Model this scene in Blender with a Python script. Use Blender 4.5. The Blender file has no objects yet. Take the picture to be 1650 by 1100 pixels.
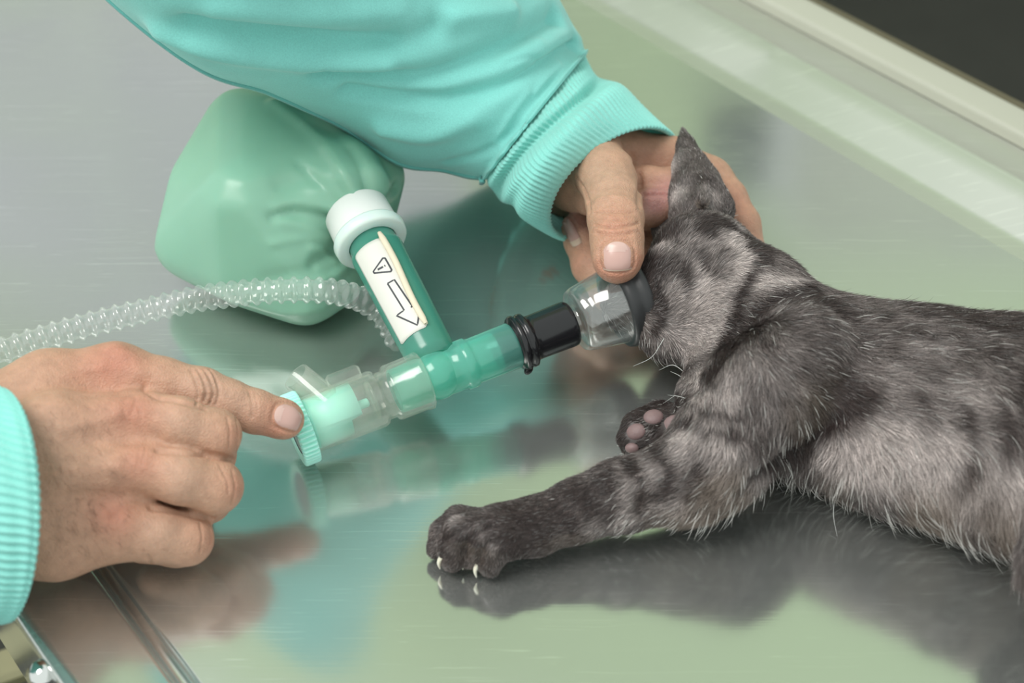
import bpy, math, random
import numpy as np
from mathutils import Vector
from mathutils.bvhtree import BVHTree

random.seed(7)
rng = np.random.default_rng(11)
SC = bpy.context.scene
COL = SC.collection
S = 0.011                       # one modelling unit = 1.1 cm
W_PX, H_PX, F_PX = 1650.0, 1100.0, 2500.0
PITCH = math.radians(39.0)
DIST = 62.5
sp, cp = math.sin(PITCH), math.cos(PITCH)
CAM = np.array([0.0, -DIST * cp, DIST * sp])
RT = np.array([1.0, 0.0, 0.0]); UP = np.array([0.0, sp, cp]); FW = np.array([0.0, cp, -sp])

# ------------------------------------------------------------------ camera
cd = bpy.data.cameras.new('camera'); cam = bpy.data.objects.new('camera', cd); COL.objects.link(cam)
cam.location = Vector(CAM * S); cam.rotation_euler = (math.pi / 2 - PITCH, 0, 0)
cd.sensor_width = 36.0; cd.lens = F_PX / W_PX * 36.0; cd.clip_start = 0.02; cd.clip_end = 50
cd.dof.use_dof = True; cd.dof.focus_distance = 57.5 * S; cd.dof.aperture_fstop = 8.0
SC.camera = cam

# ------------------------------------------------------------------ light
world = bpy.data.worlds.new('world'); SC.world = world; world.use_nodes = True
bg = world.node_tree.nodes['Background']; bg.inputs[0].default_value = (0.93, 1.0, 0.96, 1); bg.inputs[1].default_value = 1.0

def area(name, loc, target, sx, sy, power, color):
    l = bpy.data.lights.new(name, 'AREA'); l.shape = 'RECTANGLE'; l.size = sx; l.size_y = sy; l.energy = power; l.color = color
    o = bpy.data.objects.new(name, l); COL.objects.link(o); o.location = loc
    o.rotation_euler = (Vector(target) - Vector(loc)).to_track_quat('-Z', 'Y').to_euler()
    return o
area('added_softbox', (-0.95, -0.45, 1.75), (0, 0, 0), 1.1, 0.9, 32, (1, 0.97, 0.93))  # added soft area light brightening the near sides of the hand and sleeve
SC.view_settings.view_transform = 'Standard'; SC.view_settings.look = 'None'
SC.view_settings.exposure = 0.0; SC.view_settings.gamma = 1.0; SC.view_settings.use_curve_mapping = False
SC.cycles.max_bounces = 8; SC.cycles.transparent_max_bounces = 24
SC.cycles.caustics_reflective = True; SC.cycles.caustics_refractive = False
SC.cycles.sample_clamp_indirect = 4.0

# ------------------------------------------------------------------ pixel helpers (units)
def raydir(px, py):
    d = RT * (px - W_PX / 2) / F_PX + UP * (H_PX / 2 - py) / F_PX + FW
    return d / np.linalg.norm(d)
def P(px, py, z):
    d = raydir(px, py); t = (z - CAM[2]) / d[2]
    return CAM + d * t
def proj(p):
    q = np.asarray(p) - CAM; dz = q @ FW
    return np.array([W_PX / 2 + F_PX * (q @ RT) / dz, H_PX / 2 - F_PX * (q @ UP) / dz])
def ppu(p): return F_PX / ((np.asarray(p) - CAM) @ FW)
def unit(v): v = np.asarray(v, float); return v / np.linalg.norm(v)
def K(px, py, z, rpx):
    p = P(px, py, z); return (p, rpx / ppu(p))

# ------------------------------------------------------------------ scene helpers
def tag(o, label=None, cat=None, group=None, kind=None):
    if label: o['label'] = label
    if cat: o['category'] = cat
    if group: o['group'] = group
    if kind: o['kind'] = kind
    return o
def thing(name, label, cat, loc):
    o = bpy.data.objects.new(name, None); COL.objects.link(o); o.location = Vector(np.asarray(loc) * S); o.empty_display_size = 0.02
    return tag(o, label, cat)
def attach(o, parent):
    if parent is None: return
    o.parent = parent
    off = Vector((0, 0, 0)); q = parent
    while q is not None:
        off += q.location; q = q.parent
    o.location = -off
def obj(name, v, f, mat, parent=None, smooth=True, col=None, label=None):
    v = np.asarray(v, dtype=np.float64)
    me = bpy.data.meshes.new(name)
    if isinstance(f, np.ndarray):
        nf, k = f.shape
        me.vertices.add(len(v)); me.vertices.foreach_set('co', (v * S).ravel().astype(np.float32))
        me.loops.add(nf * k); me.loops.foreach_set('vertex_index', f.ravel().astype(np.int32))
        me.polygons.add(nf); me.polygons.foreach_set('loop_start', np.arange(0, nf * k, k, dtype=np.int32))
        me.polygons.foreach_set('loop_total', np.full(nf, k, np.int32))
        me.update(calc_edges=True)
    else:
        me.from_pydata([tuple(x) for x in v * S], [], [tuple(int(i) for i in q) for q in f]); me.update()
    if smooth: me.polygons.foreach_set('use_smooth', np.ones(len(me.polygons), bool))
    if col is not None:
        a = me.color_attributes.new('Col', 'FLOAT_COLOR', 'POINT')
        c4 = np.ones((len(v), 4), np.float32); c4[:, :3] = col; a.data.foreach_set('color', c4.ravel())
    me.materials.append(mat)
    o = bpy.data.objects.new(name, me); COL.objects.link(o); attach(o, parent)
    if label: o['label'] = label
    return o

# ------------------------------------------------------------------ materials
def newmat(name):
    m = bpy.data.materials.new(name); m.use_nodes = True
    nt = m.node_tree; return m, nt, nt.nodes, nt.links, nt.nodes['Principled BSDF']
def setp(b, **kw):
    for k, v in kw.items():
        k = k.replace('_', ' ')
        if k in b.inputs: b.inputs[k].default_value = v
def C4(c): return (c[0], c[1], c[2], 1)
def plain(name, c, rough=0.5, metal=0.0, spec=0.5, noise=0.0, nscale=200, bump=0.0, bscale=800, sss=0.0):
    m, nt, N, L, b = newmat(name)
    setp(b, Base_Color=C4(c), Roughness=rough, Metallic=metal, Specular_IOR_Level=spec)
    if sss: setp(b, Subsurface_Weight=sss, Subsurface_Radius=(1, 0.6, 0.4), Subsurface_Scale=0.004)
    tc = N.new('ShaderNodeTexCoord')
    if noise:
        t = N.new('ShaderNodeTexNoise'); t.inputs['Scale'].default_value = nscale; t.inputs['Detail'].default_value = 4
        L.new(tc.outputs['Object'], t.inputs['Vector'])
        r = N.new('ShaderNodeMix'); r.data_type = 'RGBA'
        r.inputs[6].default_value = C4([x * (1 - noise) for x in c]); r.inputs[7].default_value = C4([min(1, x * (1 + noise)) for x in c])
        L.new(t.outputs['Fac'], r.inputs[0]); L.new(r.outputs[2], b.inputs['Base Color'])
    if bump:
        t = N.new('ShaderNodeTexNoise'); t.inputs['Scale'].default_value = bscale; t.inputs['Detail'].default_value = 3
        L.new(tc.outputs['Object'], t.inputs['Vector'])
        bp = N.new('ShaderNodeBump'); bp.inputs['Strength'].default_value = bump; bp.inputs['Distance'].default_value = 0.0004
        L.new(t.outputs['Fac'], bp.inputs['Height']); L.new(bp.outputs['Normal'], b.inputs['Normal'])
    return m
def clear(name, tint, body, haze=0.15, rough=0.08, gl=1.0, edge=0.4, f0=0.045):
    """thin clear plastic: tinted see-through wall + haze + fresnel gloss"""
    m, nt, N, L, b = newmat(name); N.remove(b)
    out = N['Material Output']
    tr = N.new('ShaderNodeBsdfTransparent'); tr.inputs[0].default_value = C4(tint)
    df = N.new('ShaderNodeBsdfDiffuse'); df.inputs[0].default_value = C4(body)
    tl = N.new('ShaderNodeBsdfTranslucent'); tl.inputs[0].default_value = C4(body)
    ms = N.new('ShaderNodeMixShader'); ms.inputs[0].default_value = 0.4; L.new(df.outputs[0], ms.inputs[1]); L.new(tl.outputs[0], ms.inputs[2])
    m1 = N.new('ShaderNodeMixShader'); m1.inputs[0].default_value = haze
    L.new(tr.outputs[0], m1.inputs[1]); L.new(ms.outputs[0], m1.inputs[2])
    g = N.new('ShaderNodeBsdfGlossy'); g.inputs['Roughness'].default_value = rough; g.inputs[0].default_value = (gl, gl, gl, 1)
    ge = N.new('ShaderNodeNewGeometry'); dt = N.new('ShaderNodeVectorMath'); dt.operation = 'DOT_PRODUCT'
    L.new(ge.outputs['Normal'], dt.inputs[0]); L.new(ge.outputs['Incoming'], dt.inputs[1])
    ab = N.new('ShaderNodeMath'); ab.operation = 'ABSOLUTE'; L.new(dt.outputs['Value'], ab.inputs[0])
    inv = N.new('ShaderNodeMath'); inv.operation = 'SUBTRACT'; inv.inputs[0].default_value = 1.0; L.new(ab.outputs[0], inv.inputs[1])
    pw = N.new('ShaderNodeMath'); pw.operation = 'POWER'; pw.inputs[1].default_value = 4.0; L.new(inv.outputs[0], pw.inputs[0])
    fr = N.new('ShaderNodeMath'); fr.operation = 'MULTIPLY_ADD'; fr.inputs[1].default_value = 0.6; fr.inputs[2].default_value = f0; L.new(pw.outputs[0], fr.inputs[0])
    # a wall seen edge-on is thicker, so its haze builds up
    p2 = N.new('ShaderNodeMath'); p2.operation = 'POWER'; p2.inputs[1].default_value = 2.5; L.new(inv.outputs[0], p2.inputs[0])
    hz = N.new('ShaderNodeMath'); hz.operation = 'MULTIPLY_ADD'; hz.inputs[1].default_value = edge; hz.inputs[2].default_value = haze; hz.use_clamp = True
    L.new(p2.outputs[0], hz.inputs[0]); L.new(hz.outputs[0], m1.inputs[0])
    m2 = N.new('ShaderNodeMixShader'); L.new(fr.outputs[0], m2.inputs[0]); L.new(m1.outputs[0], m2.inputs[1]); L.new(g.outputs[0], m2.inputs[2])
    L.new(m2.outputs[0], out.inputs['Surface'])
    return m
def skin_mat():
    m, nt, N, L, b = newmat('skin')
    a = N.new('ShaderNodeAttribute'); a.attribute_name = 'Col'
    tc = N.new('ShaderNodeTexCoord')
    t = N.new('ShaderNodeTexNoise'); t.inputs['Scale'].default_value = 260; t.inputs['Detail'].default_value = 6; t.inputs['Roughness'].default_value = 0.65
    L.new(tc.outputs['Object'], t.inputs['Vector'])
    mr = N.new('ShaderNodeMapRange'); mr.inputs[1].default_value = 0.3; mr.inputs[2].default_value = 0.7; mr.inputs[3].default_value = 0.86; mr.inputs[4].default_value = 1.1
    L.new(t.outputs['Fac'], mr.inputs[0])
    mx = N.new('ShaderNodeMix'); mx.data_type = 'RGBA'; mx.blend_type = 'MULTIPLY'; mx.inputs[0].default_value = 1
    L.new(a.outputs['Color'], mx.inputs[6]); L.new(mr.outputs[0], mx.inputs[7]); L.new(mx.outputs[2], b.inputs['Base Color'])
    setp(b, Roughness=0.48, Specular_IOR_Level=0.35, Subsurface_Weight=0.25, Subsurface_Radius=(1.0, 0.35, 0.2), Subsurface_Scale=0.003)
    v = N.new('ShaderNodeTexVoronoi'); v.inputs['Scale'].default_value = 1500
    L.new(tc.outputs['Object'], v.inputs['Vector'])
    t2 = N.new('ShaderNodeTexNoise'); t2.inputs['Scale'].default_value = 700; t2.inputs['Detail'].default_value = 4
    L.new(tc.outputs['Object'], t2.inputs['Vector'])
    ad = N.new('ShaderNodeMath'); L.new(v.outputs['Distance'], ad.inputs[0]); L.new(t2.outputs['Fac'], ad.inputs[1])
    bp = N.new('ShaderNodeBump'); bp.inputs['Strength'].default_value = 0.55; bp.inputs['Distance'].default_value = 0.0004
    L.new(ad.outputs[0], bp.inputs['Height']); L.new(bp.outputs['Normal'], b.inputs['Normal'])
    return m
def steel_mat(name, base=(0.62, 0.64, 0.62), r0=0.10, r1=0.22):
    m, nt, N, L, b = newmat(name)
    tc = N.new('ShaderNodeTexCoord')
    mp = N.new('ShaderNodeMapping'); mp.inputs['Scale'].default_value = (6, 900, 60); mp.inputs['Rotation'].default_value = (0, 0, 0.06)
    L.new(tc.outputs['Object'], mp.inputs[0])
    t = N.new('ShaderNodeTexNoise'); t.inputs['Scale'].default_value = 1.0; t.inputs['Detail'].default_value = 5; L.new(mp.outputs[0], t.inputs['Vector'])
    big = N.new('ShaderNodeTexNoise'); big.inputs['Scale'].default_value = 9; big.inputs['Detail'].default_value = 3; L.new(tc.outputs['Object'], big.inputs['Vector'])
    mr = N.new('ShaderNodeMapRange'); mr.inputs[1].default_value = 0.3; mr.inputs[2].default_value = 0.7; mr.inputs[3].default_value = r0; mr.inputs[4].default_value = r1
    L.new(big.outputs['Fac'], mr.inputs[0]); L.new(mr.outputs[0], b.inputs['Roughness'])
    # fine curved scratches
    mp2 = N.new('ShaderNodeMapping'); mp2.inputs['Scale'].default_value = (22, 900, 60); mp2.inputs['Rotation'].default_value = (0, 0, -0.25)
    L.new(tc.outputs['Object'], mp2.inputs[0])
    wn = N.new('ShaderNodeTexNoise'); wn.inputs['Scale'].default_value = 25; L.new(tc.outputs['Object'], wn.inputs['Vector'])
    vm = N.new('ShaderNodeVectorMath'); vm.operation = 'MULTIPLY_ADD'; vm.inputs[1].default_value = (3, 3, 0)
    L.new(wn.outputs['Color'], vm.inputs[0]); L.new(mp2.outputs[0], vm.inputs[2])
    t3 = N.new('ShaderNodeTexNoise'); t3.inputs['Scale'].default_value = 1; t3.inputs['Detail'].default_value = 2; L.new(vm.outputs[0], t3.inputs['Vector'])
    cr = N.new('ShaderNodeMapRange'); cr.inputs[1].default_value = 0.62; cr.inputs[2].default_value = 0.74; L.new(t3.outputs['Fac'], cr.inputs[0])
    mx = N.new('ShaderNodeMix'); mx.data_type = 'RGBA'; mx.inputs[6].default_value = C4(base); mx.inputs[7].default_value = C4([min(1, x * 1.22) for x in base])
    L.new(cr.outputs[0], mx.inputs[0]); L.new(mx.outputs[2], b.inputs['Base Color'])
    ad = N.new('ShaderNodeMath'); ad.operation = 'MULTIPLY_ADD'; ad.inputs[1].default_value = 0.6
    L.new(cr.outputs[0], ad.inputs[0]); L.new(t.outputs['Fac'], ad.inputs[2])
    bp = N.new('ShaderNodeBump'); bp.inputs['Strength'].default_value = 0.05; bp.inputs['Distance'].default_value = 0.0002
    L.new(ad.outputs[0], bp.inputs['Height']); L.new(bp.outputs['Normal'], b.inputs['Normal'])
    setp(b, Metallic=0.87, Anisotropic=0.35, Specular_IOR_Level=0.3)
    return m
def fur_mat(name):
    m, nt, N, L, b = newmat(name)
    a = N.new('ShaderNodeAttribute'); a.attribute_name = 'Col'
    L.new(a.outputs['Color'], b.inputs['Base Color'])
    setp(b, Roughness=0.42, Specular_IOR_Level=0.45)
    return m
def fabric_mat(name, c, weave=True):
    m, nt, N, L, b = newmat(name)
    tc = N.new('ShaderNodeTexCoord')
    t = N.new('ShaderNodeTexNoise'); t.inputs['Scale'].default_value = 1600; t.inputs['Detail'].default_value = 3; L.new(tc.outputs['Object'], t.inputs['Vector'])
    t2 = N.new('ShaderNodeTexNoise'); t2.inputs['Scale'].default_value = 30; t2.inputs['Detail'].default_value = 4; L.new(tc.outputs['Object'], t2.inputs['Vector'])
    mxn = N.new('ShaderNodeMath'); mxn.inputs[1].default_value = 0; L.new(t.outputs['Fac'], mxn.inputs[0]); L.new(t2.outputs['Fac'], mxn.inputs[1])
    mr = N.new('ShaderNodeMapRange'); mr.inputs[1].default_value = 0.7; mr.inputs[2].default_value = 1.3
    L.new(mxn.outputs[0], mr.inputs[0])
    mx = N.new('ShaderNodeMix'); mx.data_type = 'RGBA'; mx.inputs[6].default_value = C4([x * 0.9 for x in c]); mx.inputs[7].default_value = C4([min(1, x * 1.1) for x in c])
    L.new(mr.outputs[0], mx.inputs[0]); L.new(mx.outputs[2], b.inputs['Base Color'])
    bp = N.new('ShaderNodeBump'); bp.inputs['Strength'].default_value = 0.5; bp.inputs['Distance'].default_value = 0.0003
    L.new(t.outputs['Fac'], bp.inputs['Height']); L.new(bp.outputs['Normal'], b.inputs['Normal'])
    setp(b, Roughness=0.9, Specular_IOR_Level=0.15, Sheen_Weight=0.25)
    return m

M = {}
M['steel'] = steel_mat('brushed_steel')
M['rim_steel'] = steel_mat('rim_steel', (0.64, 0.65, 0.61), 0.30, 0.38)
M['skin'] = skin_mat()
M['nail'] = plain('fingernail', (0.54, 0.34, 0.30), rough=0.25, spec=0.5, noise=0.06, nscale=90)
M['lunula'] = plain('nail_lunula', (0.57, 0.39, 0.345), rough=0.28)
M['nail_edge'] = plain('nail_edge', (0.60, 0.46, 0.36), rough=0.3)
M['mint'] = fabric_mat('mint_cloth', (0.225, 0.60, 0.555))
M['mint_rib'] = fabric_mat('mint_ribbing', (0.26, 0.64, 0.58))
M['mint_seam'] = fabric_mat('mint_seam', (0.16, 0.47, 0.44))
M['bag'] = plain('bag_rubber', (0.235, 0.455, 0.34), rough=0.33, spec=0.45, noise=0.05, nscale=40, sss=0.3)
M['green_tube'] = clear('green_tube', (0.20, 0.68, 0.54), (0.11, 0.46, 0.355), haze=0.68, rough=0.22)
M['aqua'] = clear('aqua_plastic', (0.58, 0.94, 0.86), (0.27, 0.76, 0.65), haze=0.38, rough=0.16)
M['clear'] = clear('clear_plastic', (0.96, 0.97, 0.95), (0.84, 0.84, 0.78), haze=0.065, rough=0.1, edge=0.30)
M['hose'] = clear('hose_plastic', (0.96, 0.97, 0.96), (0.86, 0.88, 0.87), haze=0.13, rough=0.1, edge=0.22, f0=0.07)
M['mask'] = clear('mask_plastic', (0.97, 0.98, 0.98), (0.75, 0.77, 0.77), haze=0.03, rough=0.09, edge=0.22, f0=0.13)
M['frost'] = plain('frosted_plastic', (0.66, 0.78, 0.74), rough=0.35, sss=0.3)
M['white'] = plain('white_plastic', (0.75, 0.76, 0.74), rough=0.4, bump=0.1)
M['ltmint'] = plain('pale_mint_plastic', (0.42, 0.88, 0.76), rough=0.35, sss=0.25)
M['capface'] = plain('cap_face_grey', (0.16, 0.22, 0.22), rough=0.3)
M['black'] = plain('black_plastic', (0.012, 0.012, 0.014), rough=0.18, spec=0.5)
M['rubber'] = plain('black_rubber', (0.03, 0.031, 0.033), rough=0.42, spec=0.4, bump=0.1)
M['paper'] = plain('sticker_paper', (0.68, 0.67, 0.62), rough=0.6, noise=0.05, nscale=80)
M['curl'] = plain('sticker_curl', (0.70, 0.62, 0.48), rough=0.7, noise=0.1, nscale=200)
M['ink'] = plain('ink', (0.05, 0.05, 0.06), rough=0.6)
M['fur'] = fur_mat('fur_strands')
M['hide'] = fur_mat('kitten_hide')
M['pad'] = plain('paw_pad', (0.22, 0.145, 0.145), rough=0.55, noise=0.15, nscale=400, bump=0.3, sss=0.2)
M['claw'] = plain('claw_horn', (0.82, 0.74, 0.60), rough=0.3, sss=0.3)
M['wall'] = plain('green_wall_paint', (0.66, 0.81, 0.50), rough=0.8, noise=0.03, nscale=5)
M['floor'] = plain('dark_floor', (0.035, 0.034, 0.03), rough=0.6, noise=0.25, nscale=12)
M['slat'] = plain('pale_bench_wood', (0.30, 0.29, 0.17), rough=0.6, noise=0.15, nscale=30)
M['chrome'] = plain('chrome', (0.75, 0.76, 0.75), rough=0.12, metal=1.0)
M['frame'] = plain('window_frame_white', (0.75, 0.76, 0.76), rough=0.5)
M['dark_box'] = plain('grey_box_paint', (0.10, 0.12, 0.13), rough=0.4)
def emit(name, c, s):
    m, nt, N, L, b = newmat(name)
    setp(b, Base_Color=(0.03, 0.03, 0.035, 1), Roughness=0.1, Emission_Color=C4(c), Emission_Strength=s); return m
M['daylight'] = emit('daylight_pane', (0.93, 0.97, 1.0), 0.56)

# ------------------------------------------------------------------ SDF modelling
class Field:
    def __init__(s, lo, hi, h):
        s.h = h; s.lo = np.asarray(lo, float); n = np.ceil((np.asarray(hi) - s.lo) / h).astype(int) + 1
        s.ax = [(s.lo[i] + h * np.arange(n[i])).astype(np.float32) for i in range(3)]
        s.D = np.full(n, 9.0, np.float32)
    def box(s, lo, hi):
        sl = []
        for i in range(3):
            a = int(max(0, math.floor((lo[i] - s.lo[i]) / s.h))); b = int(min(len(s.ax[i]), math.ceil((hi[i] - s.lo[i]) / s.h) + 1))
            if b <= a: return None, None
            sl.append(slice(a, b))
        g = np.meshgrid(s.ax[0][sl[0]], s.ax[1][sl[1]], s.ax[2][sl[2]], indexing='ij', sparse=True)
        return tuple(sl), g
    def apply(s, sl, d, k, sub=False):
        a = s.D[sl]
        if sub:
            h = np.maximum(k - np.abs(a + d), 0) / k
            s.D[sl] = np.maximum(a, -d) + h * h * k * 0.25
        else:
            h = np.maximum(k - np.abs(a - d), 0) / k
            s.D[sl] = np.minimum(a, d) - h * h * k * 0.25
    def chain_d(s, pts, k_in, g, zs):
        best = None
        for (a, ra), (b, rb) in zip(pts[:-1], pts[1:]):
            ba = (b - a) * np.array([1, 1, zs]); L2 = float(ba @ ba) + 1e-9
            X = g[0] - a[0]; Y = g[1] - a[1]; Z = (g[2] - a[2]) * zs
            t = np.clip((X * ba[0] + Y * ba[1] + Z * ba[2]) / L2, 0, 1)
            d = np.sqrt((X - t * ba[0]) ** 2 + (Y - t * ba[1]) ** 2 + (Z - t * ba[2]) ** 2) - (ra + (rb - ra) * t)
            if best is None: best = d
            else:
                h = np.maximum(k_in - np.abs(best - d), 0) / k_in
                best = np.minimum(best, d) - h * h * k_in * 0.25
        return best.astype(np.float32)
    def chain(s, pts, k=0.3, k_in=0.25, sub=False, zs=1.0):
        if len(pts) == 1: pts = [pts[0], (pts[0][0] + np.array([1e-3, 0, 0]), pts[0][1])]
        ps = np.array([p for p, r in pts]); rs = np.array([r for p, r in pts])[:, None]
        m = k + 4 * s.h
        sl, g = s.box((ps - rs).min(0) - m, (ps + rs).max(0) + m)
        if sl is None: return
        s.apply(sl, s.chain_d(pts, k_in, g, zs), k, sub)
    def ell(s, c, axes, r, k=0.3, sub=False):
        """ellipsoid, axes = 3 unit row vectors, r = 3 radii"""
        axes = np.asarray(axes, float); r = np.asarray(r, float); m = max(r) + k + 3 * s.h
        sl, g = s.box(np.asarray(c) - m, np.asarray(c) + m)
        if sl is None: return
        X, Y, Z = g[0] - c[0], g[1] - c[1], g[2] - c[2]
        q = [X * a[0] + Y * a[1] + Z * a[2] for a in axes]
        k0 = np.sqrt(sum((q[i] / r[i]) ** 2 for i in range(3))); k1 = np.sqrt(sum((q[i] / r[i] ** 2) ** 2 for i in range(3))) + 1e-6
        s.apply(sl, (k0 * (k0 - 1) / k1).astype(np.float32), k, sub)
    def mesh(s, smooth=2):
        D = s.D; sg = D < 0
        c = np.zeros(np.array(D.shape) - 1, np.int8)
        for i in (0, 1):
            for j in (0, 1):
                for k in (0, 1):
                    c += sg[i:D.shape[0] - 1 + i, j:D.shape[1] - 1 + j, k:D.shape[2] - 1 + k]
        act = (c > 0) & (c < 8); ai = np.argwhere(act); idx = np.full(act.shape, -1, np.int32); idx[act] = np.arange(len(ai))
        acc = np.zeros((len(ai), 3)); cnt = np.zeros(len(ai))
        cor = [(i, j, k) for i in (0, 1) for j in (0, 1) for k in (0, 1)]
        for a in cor:
            for ax in range(3):
                if a[ax]: continue
                b = list(a); b[ax] = 1
                va = D[ai[:, 0] + a[0], ai[:, 1] + a[1], ai[:, 2] + a[2]]; vb = D[ai[:, 0] + b[0], ai[:, 1] + b[1], ai[:, 2] + b[2]]
                m = (va < 0) != (vb < 0); t = np.where(m, va / np.where(m, va - vb, 1), 0)
                p = np.tile(np.array(a, float), (len(ai), 1)); p[:, ax] += t
                acc[m] += p[m]; cnt[m] += 1
        V = s.lo + (ai + acc / cnt[:, None]) * s.h
        F = []
        for ax in range(3):
            u, w = (ax + 1) % 3, (ax + 2) % 3
            s0 = [slice(None)] * 3; s1 = [slice(None)] * 3; s0[ax] = slice(0, -1); s1[ax] = slice(1, None)
            A, B = sg[tuple(s0)], sg[tuple(s1)]
            e = np.argwhere(A != B); e = e[(e[:, u] > 0) & (e[:, w] > 0) & (e[:, u] < D.shape[u] - 1) & (e[:, w] < D.shape[w] - 1)]
            inside = A[e[:, 0], e[:, 1], e[:, 2]]
            def cell(du, dw):
                q = e.copy(); q[:, u] += du; q[:, w] += dw; return idx[q[:, 0], q[:, 1], q[:, 2]]
            quad = np.stack([cell(-1, -1), cell(0, -1), cell(0, 0), cell(-1, 0)], 1)
            quad[~inside] = quad[~inside][:, ::-1]; F.append(quad)
        F = np.concatenate(F); F = F[(F >= 0).all(1)]
        return smooth_mesh(V, F, smooth), F
def edges_of(F):
    E = np.concatenate([F[:, [i, (i + 1) % F.shape[1]]] for i in range(F.shape[1])]); return E
def smooth_mesh(V, F, n, lam=0.5, mask=None):
    if n == 0: return V
    E = edges_of(F)
    for it in range(n):
        acc = np.zeros_like(V); cnt = np.zeros(len(V))
        for ax in range(3):
            acc[:, ax] = np.bincount(E[:, 0], V[E[:, 1], ax], len(V)) + np.bincount(E[:, 1], V[E[:, 0], ax], len(V))
        cnt = np.bincount(E[:, 0], minlength=len(V)) + np.bincount(E[:, 1], minlength=len(V)); cnt = np.maximum(cnt, 1)
        d = (acc / cnt[:, None] - V) * lam
        if mask is not None: d *= mask[:, None]
        V = V + d
    return V
def normals(V, F):
    if F.shape[1] == 4: n = np.cross(V[F[:, 2]] - V[F[:, 0]], V[F[:, 3]] - V[F[:, 1]])
    else: n = np.cross(V[F[:, 1]] - V[F[:, 0]], V[F[:, 2]] - V[F[:, 0]])
    N = np.zeros_like(V)
    for i in range(F.shape[1]):
        for ax in range(3): N[:, ax] += np.bincount(F[:, i], n[:, ax], len(V))
    return N / (np.linalg.norm(N, axis=1)[:, None] + 1e-12)
def bvh_of(V, F): return BVHTree.FromPolygons([Vector(v) for v in V], [tuple(int(i) for i in f) for f in F])
def cast(b, px, py):
    h = b.ray_cast(Vector(CAM), Vector(raydir(px, py)))
    return (None, None) if h[0] is None else (np.array(h[0]), np.array(h[1]))
def seg_dist(V, a, b):
    ba = b - a; t = np.clip(((V - a) @ ba) / (ba @ ba + 1e-9), 0, 1)
    return np.linalg.norm(V - a - t[:, None] * ba, axis=1)
def poly_dist(V, pts):
    d = np.full(len(V), 99.0); pts = np.asarray(pts)
    lo, hi = pts.min(0) - 3, pts.max(0) + 3
    m = ((V > lo) & (V < hi)).all(1); dd = d[m]; VV = V[m]
    for a, b in zip(pts[:-1], pts[1:]): dd = np.minimum(dd, seg_dist(VV, a, b))
    d[m] = dd; return d
def fine(pts, n=6):
    """Catmull-Rom through 2-D / 3-D points"""
    p = np.asarray(pts, float); p = np.vstack([2 * p[0] - p[1], p, 2 * p[-1] - p[-2]]); out = []
    for i in range(1, len(p) - 2):
        for t in np.arange(n) / n:
            a, b, c, d = p[i - 1:i + 3]
            out.append(0.5 * (2 * b + (c - a) * t + (2 * a - 5 * b + 4 * c - d) * t * t + (3 * b - a - 3 * c + d) * t ** 3))
    out.append(p[-2]); return np.array(out)
def on_surface(b, line, n=5):
    out = []
    for q in fine(line, n):
        h, _ = cast(b, q[0], q[1])
        if h is not None: out.append(h)
    return np.array(out) if len(out) > 1 else None
def crease(V, N, b, lines):
    """lines: (px polyline, amplitude, width) -> gaussian ridges / grooves"""
    off = np.zeros(len(V))
    for ln, amp, wid in lines:
        p = on_surface(b, ln)
        if p is None: continue
        d = poly_dist(V, p); off += amp * (1.5 if wid < 0.09 else 1.0) * np.exp(-(d / wid) ** 2)
    return V + N * off[:, None]
def blotch(V, b, spots):
    """spots: (px,py,radius_px,weight) -> smooth weights around surface points"""
    out = np.zeros(len(V))
    for px, py, r, w in spots:
        h, _ = cast(b, px, py)
        if h is None: continue
        rr = r / ppu(h); out += w * np.exp(-((np.linalg.norm(V - h, axis=1) / rr) ** 2))
    return out

# ------------------------------------------------------------------ lofts / lathes
def grid_faces(nr, m, closed=True, flip=False):
    i = np.arange(nr - 1)[:, None]; j = np.arange(m if closed else m - 1)[None, :]; j2 = (j + 1) % m
    f = np.stack([i * m + j, i * m + j2, (i + 1) * m + j2, (i + 1) * m + j], -1).reshape(-1, 4)
    return f[:, ::-1] if flip else f
def lathe(profile, O, A, n=48, rfun=None):
    A = unit(A); e1 = unit(np.cross(A, FW)); e2 = np.cross(A, e1)
    th = np.arange(n) * 2 * math.pi / n; V = []
    for i, (s_, r_) in enumerate(profile):
        rr = r_ * np.ones(n) if rfun is None else rfun(i, s_, r_, th) * np.ones(n)
        V.append(O + A * s_ + (e1[None] * np.cos(th)[:, None] + e2[None] * np.sin(th)[:, None]) * rr[:, None])
    return np.concatenate(V), grid_faces(len(profile), n, True)
def sections(secs, nring):
    """secs: (A,B,N) 3-D points -> interpolated C,U,V"""
    a = np.array([np.concatenate([(A + B) / 2, (A - B) / 2, N - (A + B) / 2]) for A, B, N in secs])
    f = fine(a, 24); t = np.linspace(0, len(f) - 1, nring); i = np.clip(t.astype(int), 0, len(f) - 2); w = (t - i)[:, None]
    f = f[i] * (1 - w) + f[i + 1] * w
    return f[:, :3], f[:, 3:6], f[:, 6:9]
def loft(C, U, Vv, m, disp=None):
    th = np.arange(m) * 2 * math.pi / m; R = []; nr = len(C)
    for i in range(nr):
        d = U[i][None] * np.cos(th)[:, None] + Vv[i][None] * np.sin(th)[:, None]
        L = np.linalg.norm(d, axis=1)[:, None]
        o = 0 if disp is None else disp(i / (nr - 1), th)[:, None]
        R.append(C[i] + d / L * (L + o))
    return np.concatenate(R), grid_faces(nr, m, True)
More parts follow.
